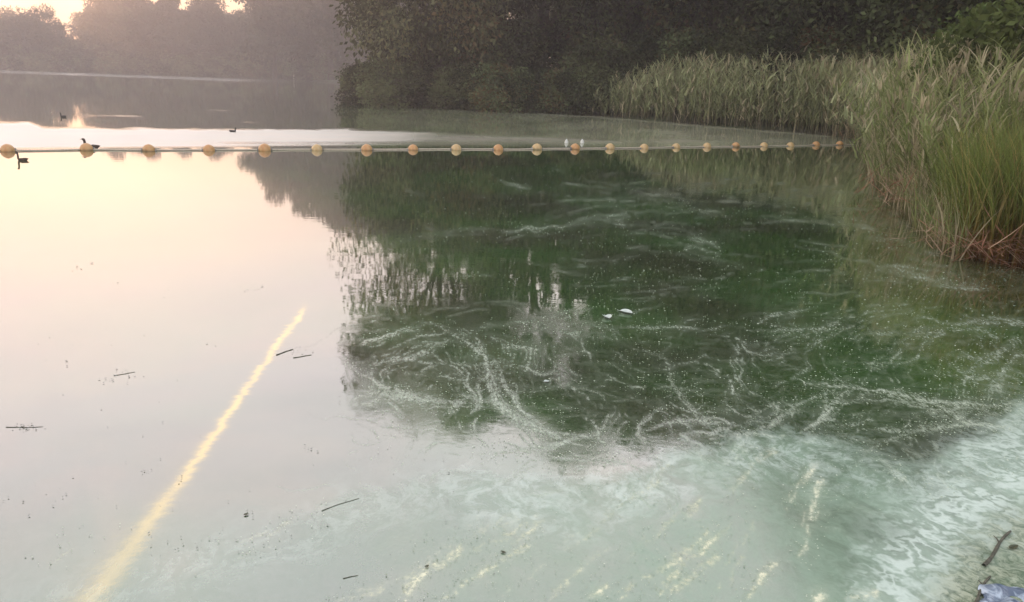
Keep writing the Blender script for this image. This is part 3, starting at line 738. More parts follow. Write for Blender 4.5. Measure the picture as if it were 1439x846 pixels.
# dark shrubs at the water's edge and under the trees
sh = [(600, 52, 1.85), (520, 48.5, 1.0), (560, 47.0, 1.1), (612, 46.5, .95), (662, 45.5, 1.0), (712, 44.8, 1.05), (765, 45.0, 1.0), (812, 44.5, 1.0), (860, 45.5, 1.3), (930, 45, 1.4), (990, 43, 1.4), (1050, 42, 1.3), (1110, 40, 1.4), (1180, 41, 1.2),
      (700, 51, 1.6), (790, 52, 1.6), (890, 52, 1.7), (1000, 50, 1.7), (1090, 48, 1.7), (1180, 45, 1.6), (1260, 39, 1.3), (1270, 42, 1.7), (1330, 33, 1.2), (1350, 38, 1.7), (1430, 33, 1.5)]
for i, (pxx, D, sc) in enumerate(sh):
    x, y = atdist(pxx, D)
    lab = 'dark shrub overhanging the near bank water left of the reeds, %s from the left' % ['first', 'second', 'third', 'fourth', 'fifth', 'sixth', 'seventh'][i - 1] if 0 < i < 8 else 'dark shrub in the shade behind the reed beds'
    grp = 'shrubs at the water edge of the near bank' if 0 < i < 8 else 'shrubs behind the reed beds'
    so_ = place(shrub, 'shrub', x, y, i * 2.1, sc, lab, 'shrub', grp, zs=0.9)
    if 0 < i < 8: so_.location.z = -.55 * sc
# green leafy shrub above the near reeds
bram = make_tree('leafy_shrub', 21, 3.0, 1.6, (1.5, 1.3, 1.35), 26, 0.5, 12000, 0.12, leaves_bright, 0.04)
for i, (pxx, D, sc, lab) in enumerate([(1432, 18.0, 1.05, 'bright green leafy shrub rising above the near reeds at the right edge'),
                                       (1318, 25.5, .95, 'green leafy shrub behind the left shoulder of the near reeds'),
                                       (1470, 15.5, 1.15, 'green leafy shrub right of the frame edge beside the near reeds')]):
    x, y = atdist(pxx, D)
    place(bram, 'bram', x, y, i * 1.3, sc, lab, 'shrub', 'green leafy shrubs on the right bank')
# far shore
farA = make_tree('far_tree', 31, 15, 8.0, (5.6, 5.6, 6.4), 46, 1.9, 15000, 0.50, leaves_far, 0.35)
farB = make_tree('far_tree', 32, 18, 10.0, (5.0, 5.0, 8.0), 50, 1.7, 17000, 0.50, leaves_far, 0.32)
far_s = [(2, 182, .79, 'A', 'hazy low round tree at the far left of the far shore'), (62, 181, .86, 'A', 'hazy round-topped far tree just left of the orange sky gap'),
         (154, 181, .95, 'B', 'hazy tall far tree just right of the orange sky gap'), (200, 184, .97, 'B', 'hazy far tree, second right of the orange sky gap'),
         (246, 181, .93, 'B', 'hazy far tree with small specks of sky showing through its top'), (294, 183, .97, 'B', 'hazy far tree left of the taller trees on the far shore'),
         (386, 172, 1.42, 'B', 'olive tinged taller far tree, leftmost of the tall ones'), (425, 168, 1.52, 'B', 'tall hazy far tree behind the white post'),
         (465, 160, 1.58, 'B', 'tall hazy far tree between the white post and the waterside tree'), (500, 150, 1.6, 'B', 'tall hazy far tree half hidden behind the waterside tree'),
         (545, 140, 1.6, 'B', 'tall far tree showing only through gaps in the waterside tree')]
for i, (pxx, D, sc, k, lab) in enumerate(far_s):
    x, y = atdist(pxx, D)
    place(farA if k == 'A' else farB, 'f' + k, x, y, i * 1.1, sc, lab, 'tree', 'trees on the far shore')
for i in range(34):
    pxx = -130 + i * 21; D = 192 + (i % 3) * 9
    if i % 2 == 0 and 85 < pxx < 125: continue
    sc = .42 if 80 < pxx < 128 else (.6 if pxx < 120 else 1.0)
    x, y = atdist(pxx, D)
    place(farA, 'fA', x, y, i * 2.3, sc, 'hazy tree in the back row of the far shore wood', 'tree', 'back row of trees on the far shore')
for i in range(26):                                    # undergrowth inside the far wood
    pxx = -100 + i * 22
    x, y = atdist(pxx, 189 + (i % 3) * 3)
    place(shrub, 'shrub', x, y, i * 1.3, 2.5, 'hazy undergrowth shrub inside the far shore wood', 'shrub', 'undergrowth in the far shore wood', zs=.8)
for i in range(30):                                    # low growth along the far waterline
    pxx = -60 + i * 20; D = 178.5 + (i % 2) * 2
    x, y = atdist(pxx, D if pxx < 420 else D - 14)
    place(shrub, 'shrub', x, y, i * 1.9, 1.7 + .3 * (i % 3), 'hazy shrub along the waterline of the far shore', 'shrub', 'shrubs along the far shore', zs=.8).location.z = -1.0

# ------------------------------------------------------------------ reeds
def ribbons(base, heading, tilt, length, width, curl, nseg=4, twist=None, rng=RNG):
    """vectorised grass blades; base (n,3); heading azimuth; tilt from vertical at the root; curl = extra tilt at the tip"""
    n = len(base)
    s = np.linspace(0, 1, nseg + 1)
    ang = tilt[:, None] + curl[:, None] * s[None, :] ** 1.5
    seg = length[:, None] / nseg
    dx = np.sin(ang) * seg; dz = np.cos(ang) * seg
    cx = np.concatenate([np.zeros((n, 1)), np.cumsum(dx[:, :-1], 1)], 1); cz = np.concatenate([np.zeros((n, 1)), np.cumsum(dz[:, :-1], 1)], 1)
    hx, hy = np.cos(heading)[:, None], np.sin(heading)[:, None]
    P = np.stack([base[:, None, 0] + cx * hx, base[:, None, 1] + cx * hy, base[:, None, 2] + cz], 2)
    tw = rng.uniform(0, 2 * np.pi, n) if twist is None else twist
    side = np.stack([np.cos(tw), np.sin(tw), np.zeros(n)], 1)
    wd = width[:, None] * np.clip(1.15 - s[None, :] ** 1.6 * 1.1, 0.06, 1) * 0.5
    Lp = P - side[:, None] * wd[:, :, None]; Rp = P + side[:, None] * wd[:, :, None]
    V = np.stack([Lp, Rp], 2).reshape(-1, 3)
    k = (nseg + 1) * 2
    b = (np.arange(n) * k)[:, None] + (np.arange(nseg) * 2)[None]
    F = np.stack([b, b + 1, b + 3, b + 2], -1).reshape(-1, 4)
    tip = np.tile(np.repeat(s, 2), n)
    return V, F, tip, P

def reed_bed(name, bases, h_fn, leaves_per, mat, label, seed, stem_w=0.012, leaf_w=0.028, plume=0.3):
    rng = np.random.default_rng(seed)
    n = len(bases)
    H = h_fn(bases, rng)
    Vs, Fs, T, Rn = [], [], [], []; cnt = 0
    def add(V, F, tip, r):
        nonlocal cnt
        Vs.append(V); Fs.append(F + cnt); T.append(tip); Rn.append(r); cnt += len(V)
    head = rng.uniform(0, 2 * np.pi, n); tilt = np.abs(rng.normal(0, .13, n)) + (rng.random(n) < .06) * rng.uniform(.2, .9, n); curl = rng.uniform(0.0, .35, n) + (rng.random(n) < .1) * rng.uniform(.3, 1.2, n)
    V, F, tip, P = ribbons(bases, head, tilt, H, np.full(n, stem_w * 1.4), curl, 4, rng=rng)
    prn = rng.random(n)
    add(V, F, tip, np.repeat(prn, 10))
    for k in range(leaves_per):
        f = rng.uniform(0.15, 0.97, n)
        i0 = np.minimum((f * 4).astype(int), 3); fr = f * 4 - i0
        b = P[np.arange(n), i0] * (1 - fr)[:, None] + P[np.arange(n), i0 + 1] * fr[:, None]
        L = rng.uniform(0.3, 0.62, n) * (H / 2.5) ** .5
        V, F, tip, _ = ribbons(b, rng.uniform(0, 2 * np.pi, n), rng.uniform(.15, .75, n), L, np.full(n, leaf_w) * rng.uniform(.6, 1.3, n), rng.uniform(.5, 1.9, n), 3, rng=rng)
        add(V, F, np.repeat(f, 8) * .75 + tip * .25, np.repeat(np.clip(prn * .6 + rng.random(n) * .4, 0, 1), 8))
    m = rng.random(n) < plume
    b = P[m, 4] - np.array([0, 0, .02]); nm = m.sum()
    for k in range(3):
        V, F, tip, _ = ribbons(b, rng.uniform(0, 2 * np.pi, nm), rng.uniform(.05, .4, nm), rng.uniform(.15, .3, nm), np.full(nm, .05), rng.uniform(.4, 1.4, nm), 2, rng=rng)
        add(V, F, np.ones(len(V)), np.repeat(.75 + rng.random(nm) * .25, 6))
    o = mesh_np(name, np.concatenate(Vs), np.concatenate(Fs), mat, None, {'tip': np.concatenate(T), 'rnd': np.concatenate(Rn)})
    tag(o, label, 'reeds', kind='stuff')
    return o

def scatter(n, xr, yr, dmin, dmax, cond, seed):
    rng = np.random.default_rng(seed); acc = []
    tot = 0
    while tot < n:
        P = np.column_stack([rng.uniform(*xr, 60000), rng.uniform(*yr, 60000)])
        sdv = signed_dist(P, LAKE)
        k = (sdv > dmin) & (sdv < dmax)
        P = P[k]; sdv = sdv[k]
        # thin out with depth from the water's edge
        k = rng.random(len(P)) < np.clip(1.1 - sdv / dmax * .6, .2, 1)
        P = P[k]
        k = cond(P); P = P[k]
        acc.append(P); tot += len(P)
        if len(P) == 0: break
    P = np.concatenate(acc)[:n]
    return np.column_stack([P, np.maximum(ground_h(P), -0.05) - .02])
def colpx(P):
    Q = np.column_stack([P[:, :2], np.full(len(P), CAM_H)])
    return project(Q)[0]
# far bed
b = scatter(5200, (2, 30), (14, 48), -0.3, 6.5, lambda P: (colpx(P) > 822) & (colpx(P) < 1330) & (np.hypot(P[:, 0], P[:, 1]) > 22), 101)
def h_far(B, rng):
    c = colpx(B)
    h = np.interp(c, [822, 850, 890, 940, 1240], [1.0, 1.7, 2.1, 2.65, 2.6])
    h *= (0.72 + 0.5 * fbm(B[:, 0] * .55, B[:, 1] * .55, 5)) * np.interp(np.hypot(B[:, 0], B[:, 1]), [22, 30], [.82, 1.0])
    return h * rng.uniform(.78, 1.12, len(B))
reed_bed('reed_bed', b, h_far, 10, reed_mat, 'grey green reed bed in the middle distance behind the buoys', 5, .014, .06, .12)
b = scatter(4800, (3, 22), (5, 26), -0.22, 5.0, lambda P: (colpx(P) > 1205) & (colpx(P) < 1620) & (np.hypot(P[:, 0], P[:, 1]) < 23) & ((np.hypot(P[:, 0], P[:, 1]) > 11.8) | (colpx(P) < 1345)), 102)
def h_near(B, rng):
    c = colpx(B); D = np.hypot(B[:, 0], B[:, 1])
    h = np.interp(c, [1205, 1225, 1250, 1280, 1439], [1.0, 1.35, 1.9, 2.5, 2.85]) * np.interp(D, [10, 12, 14, 17, 21], [.50, .64, .80, .95, 1.0])
    h *= 0.82 + 0.30 * fbm(B[:, 0] * .8, B[:, 1] * .8, 8)
    return h * np.where(rng.random(len(B)) < .35, rng.uniform(.35, .8, len(B)), rng.uniform(.75, 1.1, len(B)))
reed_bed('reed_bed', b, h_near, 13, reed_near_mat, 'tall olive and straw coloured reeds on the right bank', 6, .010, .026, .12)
# bright sedge, rusty at the foot, close at the right edge
def sedge(name, n, cond, xr, yr, dmin, dmax, hh, mat, label, seed, w=.013, curl=(.2, 1.2)):
    rng = np.random.default_rng(seed)
    B = scatter(n, xr, yr, dmin, dmax, cond, seed)
    n = len(B)
    H = rng.uniform(.45, 1.1, n) * hh * (.7 + .6 * fbm(B[:, 0] * 1.5, B[:, 1] * 1.5, 4))
    V, F, tip, _ = ribbons(B, rng.uniform(0, 2 * np.pi, n), np.abs(rng.normal(0, .16, n)), H, np.full(n, w) * rng.uniform(.6, 1.4, n), rng.uniform(*curl, n), 5, rng=rng)
    o = mesh_np(name, V, F, mat, None, {'tip': tip, 'rnd': np.repeat(rng.random(n), 12)})
    tag(o, label, 'grass', kind='stuff')
sedge('sedge_clump', 21000, lambda P: (colpx(P) > 1334 + 40 * np.random.default_rng(3).random(len(P))) & (np.hypot(P[:, 0], P[:, 1]) < 12.5) & (np.hypot(P[:, 0], P[:, 1]) > 7.5), (3, 13), (4, 13), -.15, 2.6, 1.45, sedge_mat,
      'bright green sedge with rust coloured foot at the right edge', 201)
sedge('bank_grass', 9000, lambda P: (colpx(P) > 1225) & (colpx(P) < 1400) & (np.hypot(P[:, 0], P[:, 1]) > 9.5), (3, 14), (8, 24), -.35, 1.6, .85, reed_near_mat,
      'short mixed grass at the foot of the right hand reeds', 202, .014)
# broken dead stems lying over the water edge
rng = np.random.default_rng(77)
def dead_tangle(name, pts, n, L, label, spread=.35, zlo=.03, zhi=.45):
    B = []
    for _ in range(n):
        a = pts[rng.integers(len(pts))]; q = onwater(*a) * np.array([.975, .975, 1])
        B.append(q + np.array([rng.normal(0, spread), rng.normal(0, spread * 1.2), rng.uniform(zlo, zhi)]))
    B = np.array(B)
    V, F, tip, _ = ribbons(B, rng.uniform(0, 2 * np.pi, n), rng.uniform(.8, 2.0, n), rng.uniform(.4, 1, n) * L, np.full(n, .015), rng.uniform(-.5, .6, n), 4, rng=rng)
    V[:, 2] = np.maximum(V[:, 2], .008)
    o = mesh_np(name, V, F, dead_mat, None, {'tip': tip, 'rnd': np.repeat(rng.random(n), 10)})
    tag(o, label, 'dead reeds', kind='stuff')
dead_tangle('dead_reeds', [(1290, 290), (1305, 285), (1330, 300), (1345, 285), (1355, 305), (1300, 300), (1350, 320)], 800, .75, 'tangle of reddish dead reed stems bent over the water')
dead_tangle('dead_reeds', [(1195, 196), (1210, 198), (1220, 200), (1232, 206)], 260, .7, 'rust brown dead stems where the buoy rope meets the reeds', .4)
dead_tangle('dead_reeds', [(1350, 345), (1380, 362), (1410, 366), (1435, 368)], 420, .5, 'rusty dead stems round the foot of the bright sedge', .22, .02, .3)

# ------------------------------------------------------------------ buoy line
BX = [11, 122, 209, 293.5, 372, 445.5, 515.5, 580.5, 641, 700, 754.5, 808, 857, 905, 950, 993.5, 1034, 1073.5, 1110.5, 1146.5, 1180]
BY = [212, 210.5, 211.5, 211, 211, 210.5, 210.5, 210, 210, 210, 209.5, 209, 208.5, 208, 207, 206.5, 206, 205.5, 205, 204, 203.5]
def plastic(name, c1, c2, scuff):
    mt, t = new_mat(name)
    co = t.node('ShaderNodeTexCoord').outputs['Object']
    n = t.noise(co, 9, 6, 0.65); sp = t.node('ShaderNodeSeparateXYZ'); t.set(sp.inputs[0], co)
    col = t.mix(t.smooth(n, .35, .7), c1, c2)
    col = t.mix(t.math('MULTIPLY', t.smooth(t.math('ADD', sp.outputs['Z'], t.math('MULTIPLY', n, .08)), .09, .02), .75), col, scuff)   # algae tide mark
    out(t, principled(t, col, .38, n, .05, .5))
    return mt
p_orange = plastic('buoy_orange', (0.50, 0.24, 0.08), (0.58, 0.36, 0.15), (0.09, 0.09, 0.04))
p_faded = plastic('buoy_faded', (0.52, 0.33, 0.13), (0.62, 0.47, 0.25), (0.09, 0.10, 0.05))
rope_m = simple_mat('rope_fibre', (0.42, 0.35, 0.26), (0.64, 0.57, 0.45), 60, .9, .6)
metal_m = simple_mat('galvanised', (0.18, 0.17, 0.15), (0.30, 0.28, 0.24), 30, .5, .2)
# size from the photo: the first float is about 19 px wide
p0 = onwater(11, 213); p1 = onwater(1180, 206)
def lathe(prof, n=28):
    prof = np.array(prof, float); an = np.linspace(0, 2 * np.pi, n, endpoint=False)
    V = np.stack([prof[:, 0][:, None] * np.cos(an), prof[:, 0][:, None] * np.sin(an), np.repeat(prof[:, 1][:, None], n, 1)], -1).reshape(-1, 3)
    i = np.arange(len(prof) - 1)[:, None] * n; j = np.arange(n)[None]; j2 = (j + 1) % n
    return V, np.stack([i + j, i + j2, i + n + j2, i + n + j], -1).reshape(-1, 4)
RB = 0.128
def make_buoy():
    root = empty('buoy', (0, 0, 0))
    th = np.linspace(-np.pi / 2, np.pi / 2, 17)
    prof = [(max(RB * math.cos(a), 0.002), RB * math.sin(a)) for a in th]
    # moulded seam round the middle, turned so the seam is upright along the rope
    V, F = lathe(prof, 32)
    r = np.linalg.norm(V, axis=1)
    V *= (1 + 0.035 * np.exp(-(V[:, 2] / .006) ** 2))[:, None]
    V = V[:, [2, 0, 1]] + np.array([0, 0, .018])
    mesh_np('float_ball', V, F, p_orange, root, smooth=True)
    for s in (-1, 1):
        V, F = lathe([(.010, 0), (.030, 0), (.034, .012), (.022, .030), (.010, .036)], 16)
        V = V[:, [2, 0, 1]] * np.array([s, 1, 1]) + np.array([s * (RB - .004), 0, .018])
        mesh_np('rope_collar', V, F, metal_m, root, smooth=True)
    return root
buoy = make_buoy()
rope_pts = []
for i, (bx, by) in enumerate(zip(BX, BY)):
    q = onwater(bx, by + 0.5)
    q2 = onwater(BX[min(i + 1, 20)], BY[min(i + 1, 20)] + .5); q1 = onwater(BX[max(i - 1, 0)], BY[max(i - 1, 0)] + .5)
    hd = math.atan2(q2[1] - q1[1], q2[0] - q1[0])
    o = buoy if i == 0 else copy_tree(buoy)
    sc = random.uniform(.95, 1.05)
    o.location = (q[0], q[1], -random.uniform(0, .022)); o.rotation_euler = (random.uniform(-.3, .3), random.uniform(-.12, .12), hd + random.uniform(-.15, .15)); o.scale = (sc, sc, sc)
    rope_pts.append((q, hd, sc))
    fadedb = i in (10, 12, 13, 14, 15, 17, 18, 5, 8)
    if fadedb:
        for ch in o.children:
            if ch.name.startswith('float_ball'):
                ch.data = ch.data.copy() if 'faded_me' not in globals() else faded_me
                faded_me = ch.data
                faded_me.materials[0] = p_faded
    if i == 0: lab = 'round orange buoy at the left end of the rope, by the small grebe'
    elif i == 1: lab = 'round orange buoy with a dark duck just behind it'
    elif i == 20: lab = 'last orange buoy, where the rope runs into the reeds'
    else:
        words = ['', '', 'third', 'fourth', 'fifth', 'sixth', 'seventh', 'eighth', 'ninth', 'tenth', 'eleventh', 'twelfth', 'thirteenth', 'fourteenth', 'fifteenth', 'sixteenth', 'seventeenth', 'eighteenth', 'nineteenth', 'last but one']
        lab = '%s round buoy, %s from the left along the rope' % ('faded cream' if fadedb else 'orange', words[i])
    tag(o, lab, 'buoy', 'buoys strung on the rope across the lake')
paths = []; radii = []
allp = []
q = onwater(-95, 212.5); allp.append(np.array([q[0], q[1], .012]))
for (q, hd, sc) in rope_pts: allp.append(np.array([q[0], q[1], .020]))
q = onwater(1226, 203.5); allp.append(np.array([q[0], q[1], .05]))
q = onwater(1250, 203.5); allp.append(np.array([q[0] + .3, q[1] + .3, .35]))
for a, b_ in zip(allp[:-1], allp[1:]):
    s = np.linspace(0, 1, 12)[:, None]
    P = a + (b_ - a) * s
    P[:, 2] -= (np.sin(s[:, 0] * np.pi) * .006)
    P[:, 1] += np.sin(s[:, 0] * np.pi) * random.uniform(-.06, .09)
    paths.append(P); radii.append(np.full(12, .018))
V, F = tubes(paths, radii, 6)
tag(mesh_np('rope', V, F, rope_m, smooth=True), 'thin tan rope on the water running through all the buoys', 'rope')

# two small white floats beyond the rope
white_m = simple_mat('white_plastic', (0.62, 0.62, 0.56), (0.75, 0.74, 0.68), 14, .4, .1)
wf = None
for bx, lab in ((796, 'small white float behind the rope, left of the pair'), (818, 'small white float behind the rope, right of the pair')):
    q = onwater(bx, 201)
    if wf is None:
        wf = empty('small_float', (0, 0, 0))
        V, F = lathe([(.002, -.05), (.045, -.035), (.06, .01), (.05, .06), (.025, .085), (.018, .11), (.002, .115)], 20)
        mesh_np('float_body', V, F, white_m, wf, smooth=True)
        V, F = tubes([[(.0, 0, .105), (.02, 0, .13), (0, 0, .15), (-.02, 0, .13), (0, 0, .105)]], [[.005] * 5], 6)
        mesh_np('ring', V, F, metal_m, wf, smooth=True)
        o = wf
    else: o = copy_tree(wf)
    o.location = q; tag(o, lab, 'float', 'small white floats behind the rope')
# white marker post off the far shore
V, F = lathe([(.10, -1.0), (.10, 1.85), (.13, 1.87), (.13, 2.02), (.09, 2.12), (.002, 2.15)], 14)
q = onwater(413, 113.5)
post = empty('marker_post', q)
mesh_np('post', V, F, white_m, post, smooth=True)
V, F = tubes([[(-.28, 0, 1.55), (.28, 0, 1.55)]], [[.05, .05]], 4)
mesh_np('cross_board', V, F, white_m, post)
tag(post, 'thin white marker post standing in the water off the far shore', 'post')

# ------------------------------------------------------------------ birds
plum_d = simple_mat('dark_plumage', (0.030, 0.022, 0.016), (0.085, 0.06, 0.04), 40, .8, .3)
plum_c = simple_mat('black_plumage', (0.012, 0.012, 0.013), (0.03, 0.03, 0.03), 40, .7, .3)
bill_m = simple_mat('bill_horn', (0.25, 0.16, 0.06), (0.32, 0.22, 0.09), 50, .5, .1)
def loft(rings, n=14):
    """rings: centre(x,y,z), half width y, half height along normal; axis runs in x-z"""
    P = np.array([r[0] for r in rings], float)
    T = np.gradient(P, axis=0); T /= np.linalg.norm(T, axis=1)[:, None]
    B = np.array([0, 1.0, 0]); N = np.cross(T, B)
    an = np.linspace(0, 2 * np.pi, n, endpoint=False)
    V = []
    for i, r in enumerate(rings):
        V.append(P[i] + np.outer(np.cos(an) * r[1], B) + np.outer(np.sin(an) * r[2], N[i]))
    V = np.concatenate(V)
    i = np.arange(len(rings) - 1)[:, None] * n; j = np.arange(n)[None]; j2 = (j + 1) % n
    return V, np.stack([i + j, i + j2, i + n + j2, i + n + j], -1).reshape(-1, 4)
def make_bird(name, L, neck, mat):
    """swimming bird facing -x, L body length, neck height of the head above water"""
    root = empty(name, (0, 0, 0)); s = L
    rings = [((.56 * s, 0, .20 * s), .004, .003), ((.48 * s, 0, .15 * s), .07 * s, .03 * s), ((.34 * s, 0, .09 * s), .15 * s, .10 * s), ((.12 * s, 0, .07 * s), .205 * s, .16 * s),
             ((-.12 * s, 0, .06 * s), .20 * s, .165 * s), ((-.30 * s, 0, .08 * s), .15 * s, .14 * s), ((-.39 * s, 0, .16 * s), .085 * s, .09 * s),
             ((-.40 * s, 0, neck * .6), .075 * s, .085 * s), ((-.42 * s, 0, neck * .82), .07 * s, .08 * s), ((-.46 * s, 0, neck * .95), .085 * s, .09 * s),
             ((-.54 * s, 0, neck * .99), .055 * s, .055 * s), ((-.59 * s, 0, neck * .97), .02 * s, .022 * s)]
    V, F = loft(rings); mesh_np('body', V, F, mat, root, smooth=True)
    V, F = loft([((-.575 * s, 0, neck * .97), .024 * s, .020 * s), ((-.64 * s, 0, neck * .95), .020 * s, .012 * s), ((-.70 * s, 0, neck * .93), .008 * s, .005 * s)], 8)
    mesh_np('bill', V, F, bill_m, root, smooth=True)
    for sg in (-1, 1):                                            # folded wings
        V, F = loft([((-.22 * s, sg * .16 * s, .13 * s), .02 * s, .03 * s), ((0, sg * .195 * s, .15 * s), .035 * s, .09 * s), ((.25 * s, sg * .15 * s, .16 * s), .03 * s, .07 * s), ((.50 * s, sg * .05 * s, .20 * s), .008 * s, .01 * s)], 8)
        mesh_np('wing', V, F, mat, root, smooth=True)
    return root
q = onwater(129, 208.5)
b = make_bird('duck', .32, .19, plum_d); b.location = q; b.rotation_euler = (0, 0, .1); tag(b, 'dark brown duck swimming just behind the second buoy', 'duck')
q = onwater(89, 164.5)
b = make_bird('coot', .22, .13, plum_c); b.location = q; b.rotation_euler = (0, 0, -.2); tag(b, 'small dark coot by the orange sky reflection, trailing a pale wake', 'water bird')
q = onwater(32, 225.5)
b = make_bird('grebe', .19, .155, plum_d); b.location = q; b.rotation_euler = (0, 0, .05); tag(b, 'small brown grebe with upright neck in front of the rope', 'water bird')
q = onwater(327, 185.5)
b = make_bird('coot', .22, .12, plum_c); b.location = q; b.rotation_euler = (0, 0, 2.9); tag(b, 'tiny dark bird at the edge of the pale band, above the gap between two buoys', 'water bird')

# ------------------------------------------------------------------ floating bits
twig_m = simple_mat('wet_twig', (0.050, 0.048, 0.032), (0.12, 0.11, 0.075), 30, .6, .4)
leaf_dk = simple_mat('wet_leaf', (0.04, 0.05, 0.022), (0.09, 0.08, 0.04), 25, .5, .2)
pale_m = simple_mat('pale_leaf', (0.42, 0.47, 0.42), (0.62, 0.66, 0.60), 18, .5, .2)
def stick(a, b, r0, r1, label, name='twig', group='twigs afloat', side=True):
    A = onwater(*a); B = onwater(*b)
    s = np.linspace(0, 1, 9)[:, None]; rr = np.linspace(r0, r1, 9)
    P = (B - A) * s; L = np.linalg.norm(B - A)
    pr = np.array([-(B - A)[1], (B - A)[0], 0]) / L
    P = P + pr * (np.sin(s * 5 + a[0]) * L * .02); P[:, 2] = r0 * .55
    rad = rr * (1 + .15 * np.sin(np.arange(9) * 2.1))
    root = empty(name, (A[0], A[1], .0))
    V, F = tubes([P], [rad], 8); mesh_np('stem', V, F, twig_m, root, smooth=True)
    if side:
        k = P[5]; e = k + (B - A) / L * L * .10 + pr * L * .09; e[2] = r0 * .8
        V, F = tubes([[k, (k + e) / 2 + np.array([0, 0, .003]), e]], [[r1 * .8, r1 * .6, r1 * .25]], 6); mesh_np('side_shoot', V, F, twig_m, root, smooth=True)
    tag(root, label, 'twig', group)
stick((1380, 795), (1421, 748), .0075, .0045, 'dark straight stick in the scum of the lower right corner, the upper of two')
stick((1368, 850), (1391, 811), .0065, .0040, 'dark stick at the bottom edge in the right corner, lower of two')
stick((388, 499), (412, 491), .0035, .0018, 'short dark twig lying across the orange contrail reflection')
stick((412, 503), (438, 499), .0028, .0015, 'thin twig just right of the orange contrail reflection')
stick((452, 718), (504, 700), .0018, .001, 'slim twig afloat in the lower left open water')
stick((482, 813), (503, 809), .0018, .001, 'short twig afloat near the bottom edge, right of the contrail reflection', side=False)
stick((8, 601), (60, 600), .002, .001, 'twig in a clot of dark debris at the left edge')
stick((160, 528), (190, 523), .002, .001, 'small twig afloat in the left open water, above the debris clot')
def leaf(px_, py_, L, W, rz, mat, label, curl=.35, name='floating_leaf', cat='leaf', group=None):
    n = 9; s = np.linspace(-1, 1, n); V = []
    wv = np.clip(1 - np.abs(s) ** 2.2, 0, 1) ** .75 * (1 - .15 * s)
    for i in range(n):
        for k, tv in enumerate((-1, -.5, 0, .5, 1)):
            yy = tv * wv[i] * W / 2
            V.append((s[i] * L / 2, yy, .003 + curl * (abs(tv) ** 1.5) * W * .3 * wv[i] + .10 * L * max(0, s[i]) ** 2 * curl))
    V = np.array(V)
    i = np.arange(n - 1)[:, None] * 5; j = np.arange(4)[None]
    F = np.stack([i + j, i + j + 1, i + 6 + j, i + 5 + j], -1).reshape(-1, 4)
    q = onwater(px_, py_)
    root = empty(name, (q[0], q[1], .002), rz)
    b = mesh_np('blade', V, F, mat, root, smooth=True)
    V, F = tubes([[(-L * .48, 0, .004), (0, 0, .005), (L * .45, 0, .005 + .08 * L * curl)]], [[L * .014, L * .010, L * .004]], 5); mesh_np('midrib', V, F, mat, root)
    V, F = tubes([[(-L * .48, 0, .004), (-L * .6, L * .02, .005), (-L * .7, L * .06, .006)]], [[L * .014, L * .012, L * .010]], 5); mesh_np('stalk', V, F, mat, root)
    tag(root, label, cat, group)
leaf(879, 440, .125, .075, -.75, pale_m, 'pale grey curled leaf afloat, right of a pair', .8)
leaf(853, 447, .10, .07, -1.3, pale_m, 'pale blue green curled leaf afloat, left of a pair', .9)
leaf(1424, 770, .055, .022, .45, leaf_dk, 'small dark pointed leaf in the scum by the sticks')
leaf(768, 537, .035, .028, .3, pale_m, 'small pale leaf afloat right of the winding algae strand', .5)
leaf(346, 724, .02, .015, .4, leaf_dk, 'tiny dark leaf afloat in the lower left, left of the slim twig', .05)
leaf(707, 777, .024, .012, 2.5, leaf_dk, 'tiny dark leaf beside the yellow scum streak at the bottom', .05)
leaf(600, 797, .018, .012, .9, leaf_dk, 'tiny dark leaf above the thick end of the yellow scum streak', .05)

# crumpled pale blue plastic in the corner
rng = np.random.default_rng(5)
def crumple(n=46, sx=.17, sy=.15):
    u, v = np.meshgrid(np.linspace(-1, 1, n), np.linspace(-1, 1, n))
    r = np.hypot(u, v); h = 0
    for k in range(26):
        a = rng.uniform(0, 2 * np.pi); f = rng.uniform(1.5, 7); ph = rng.uniform(0, 6)
        h = h + np.abs(np.sin((u * np.cos(a) + v * np.sin(a)) * f + ph)) * .012 / (f ** .4)
    h = h - h.min()
    e = np.clip(1 - r ** 3, 0, 1)
    x = u * sx * (1 + .12 * np.sin(v * 5)); y = v * sy * (1 + .15 * np.sin(u * 4 + 1))
    zz = h * .5 * (0.3 + .7 * e) - .012
    V = np.stack([x.ravel(), y.ravel(), zz.ravel()], 1)
    i = np.arange(n - 1)[:, None] * n; j = np.arange(n - 1)[None]
    F = np.stack([i + j, i + j + 1, i + n + j + 1, i + n + j], -1).reshape(-1, 4)
    keep = ((r[:-1, :-1] + .12 * np.sin(7 * np.arctan2(v, u))[:-1, :-1]) < 1.0).ravel()
    return V, F[keep]
pm, t = new_mat('blue_plastic')
co = t.node('ShaderNodeTexCoord').outputs['Object']
n = t.noise(co, 14, 4, .6, .8)
out(t, principled(t, t.mix(t.smooth(n, .42, .6), (0.09, 0.12, 0.17), (0.42, 0.48, 0.54)), .3, n, .2, .6))
V, F = crumple()
q = onwater(1432, 858)
bag = mesh_np('plastic_bag', V, F, pm, smooth=True); bag.location = (q[0], q[1], .012); bag.rotation_euler = (0, 0, .5)
bag.scale = (.85, .85, 1.5)
tag(bag, 'crumpled blue and white plastic litter in the bottom right corner', 'plastic litter')

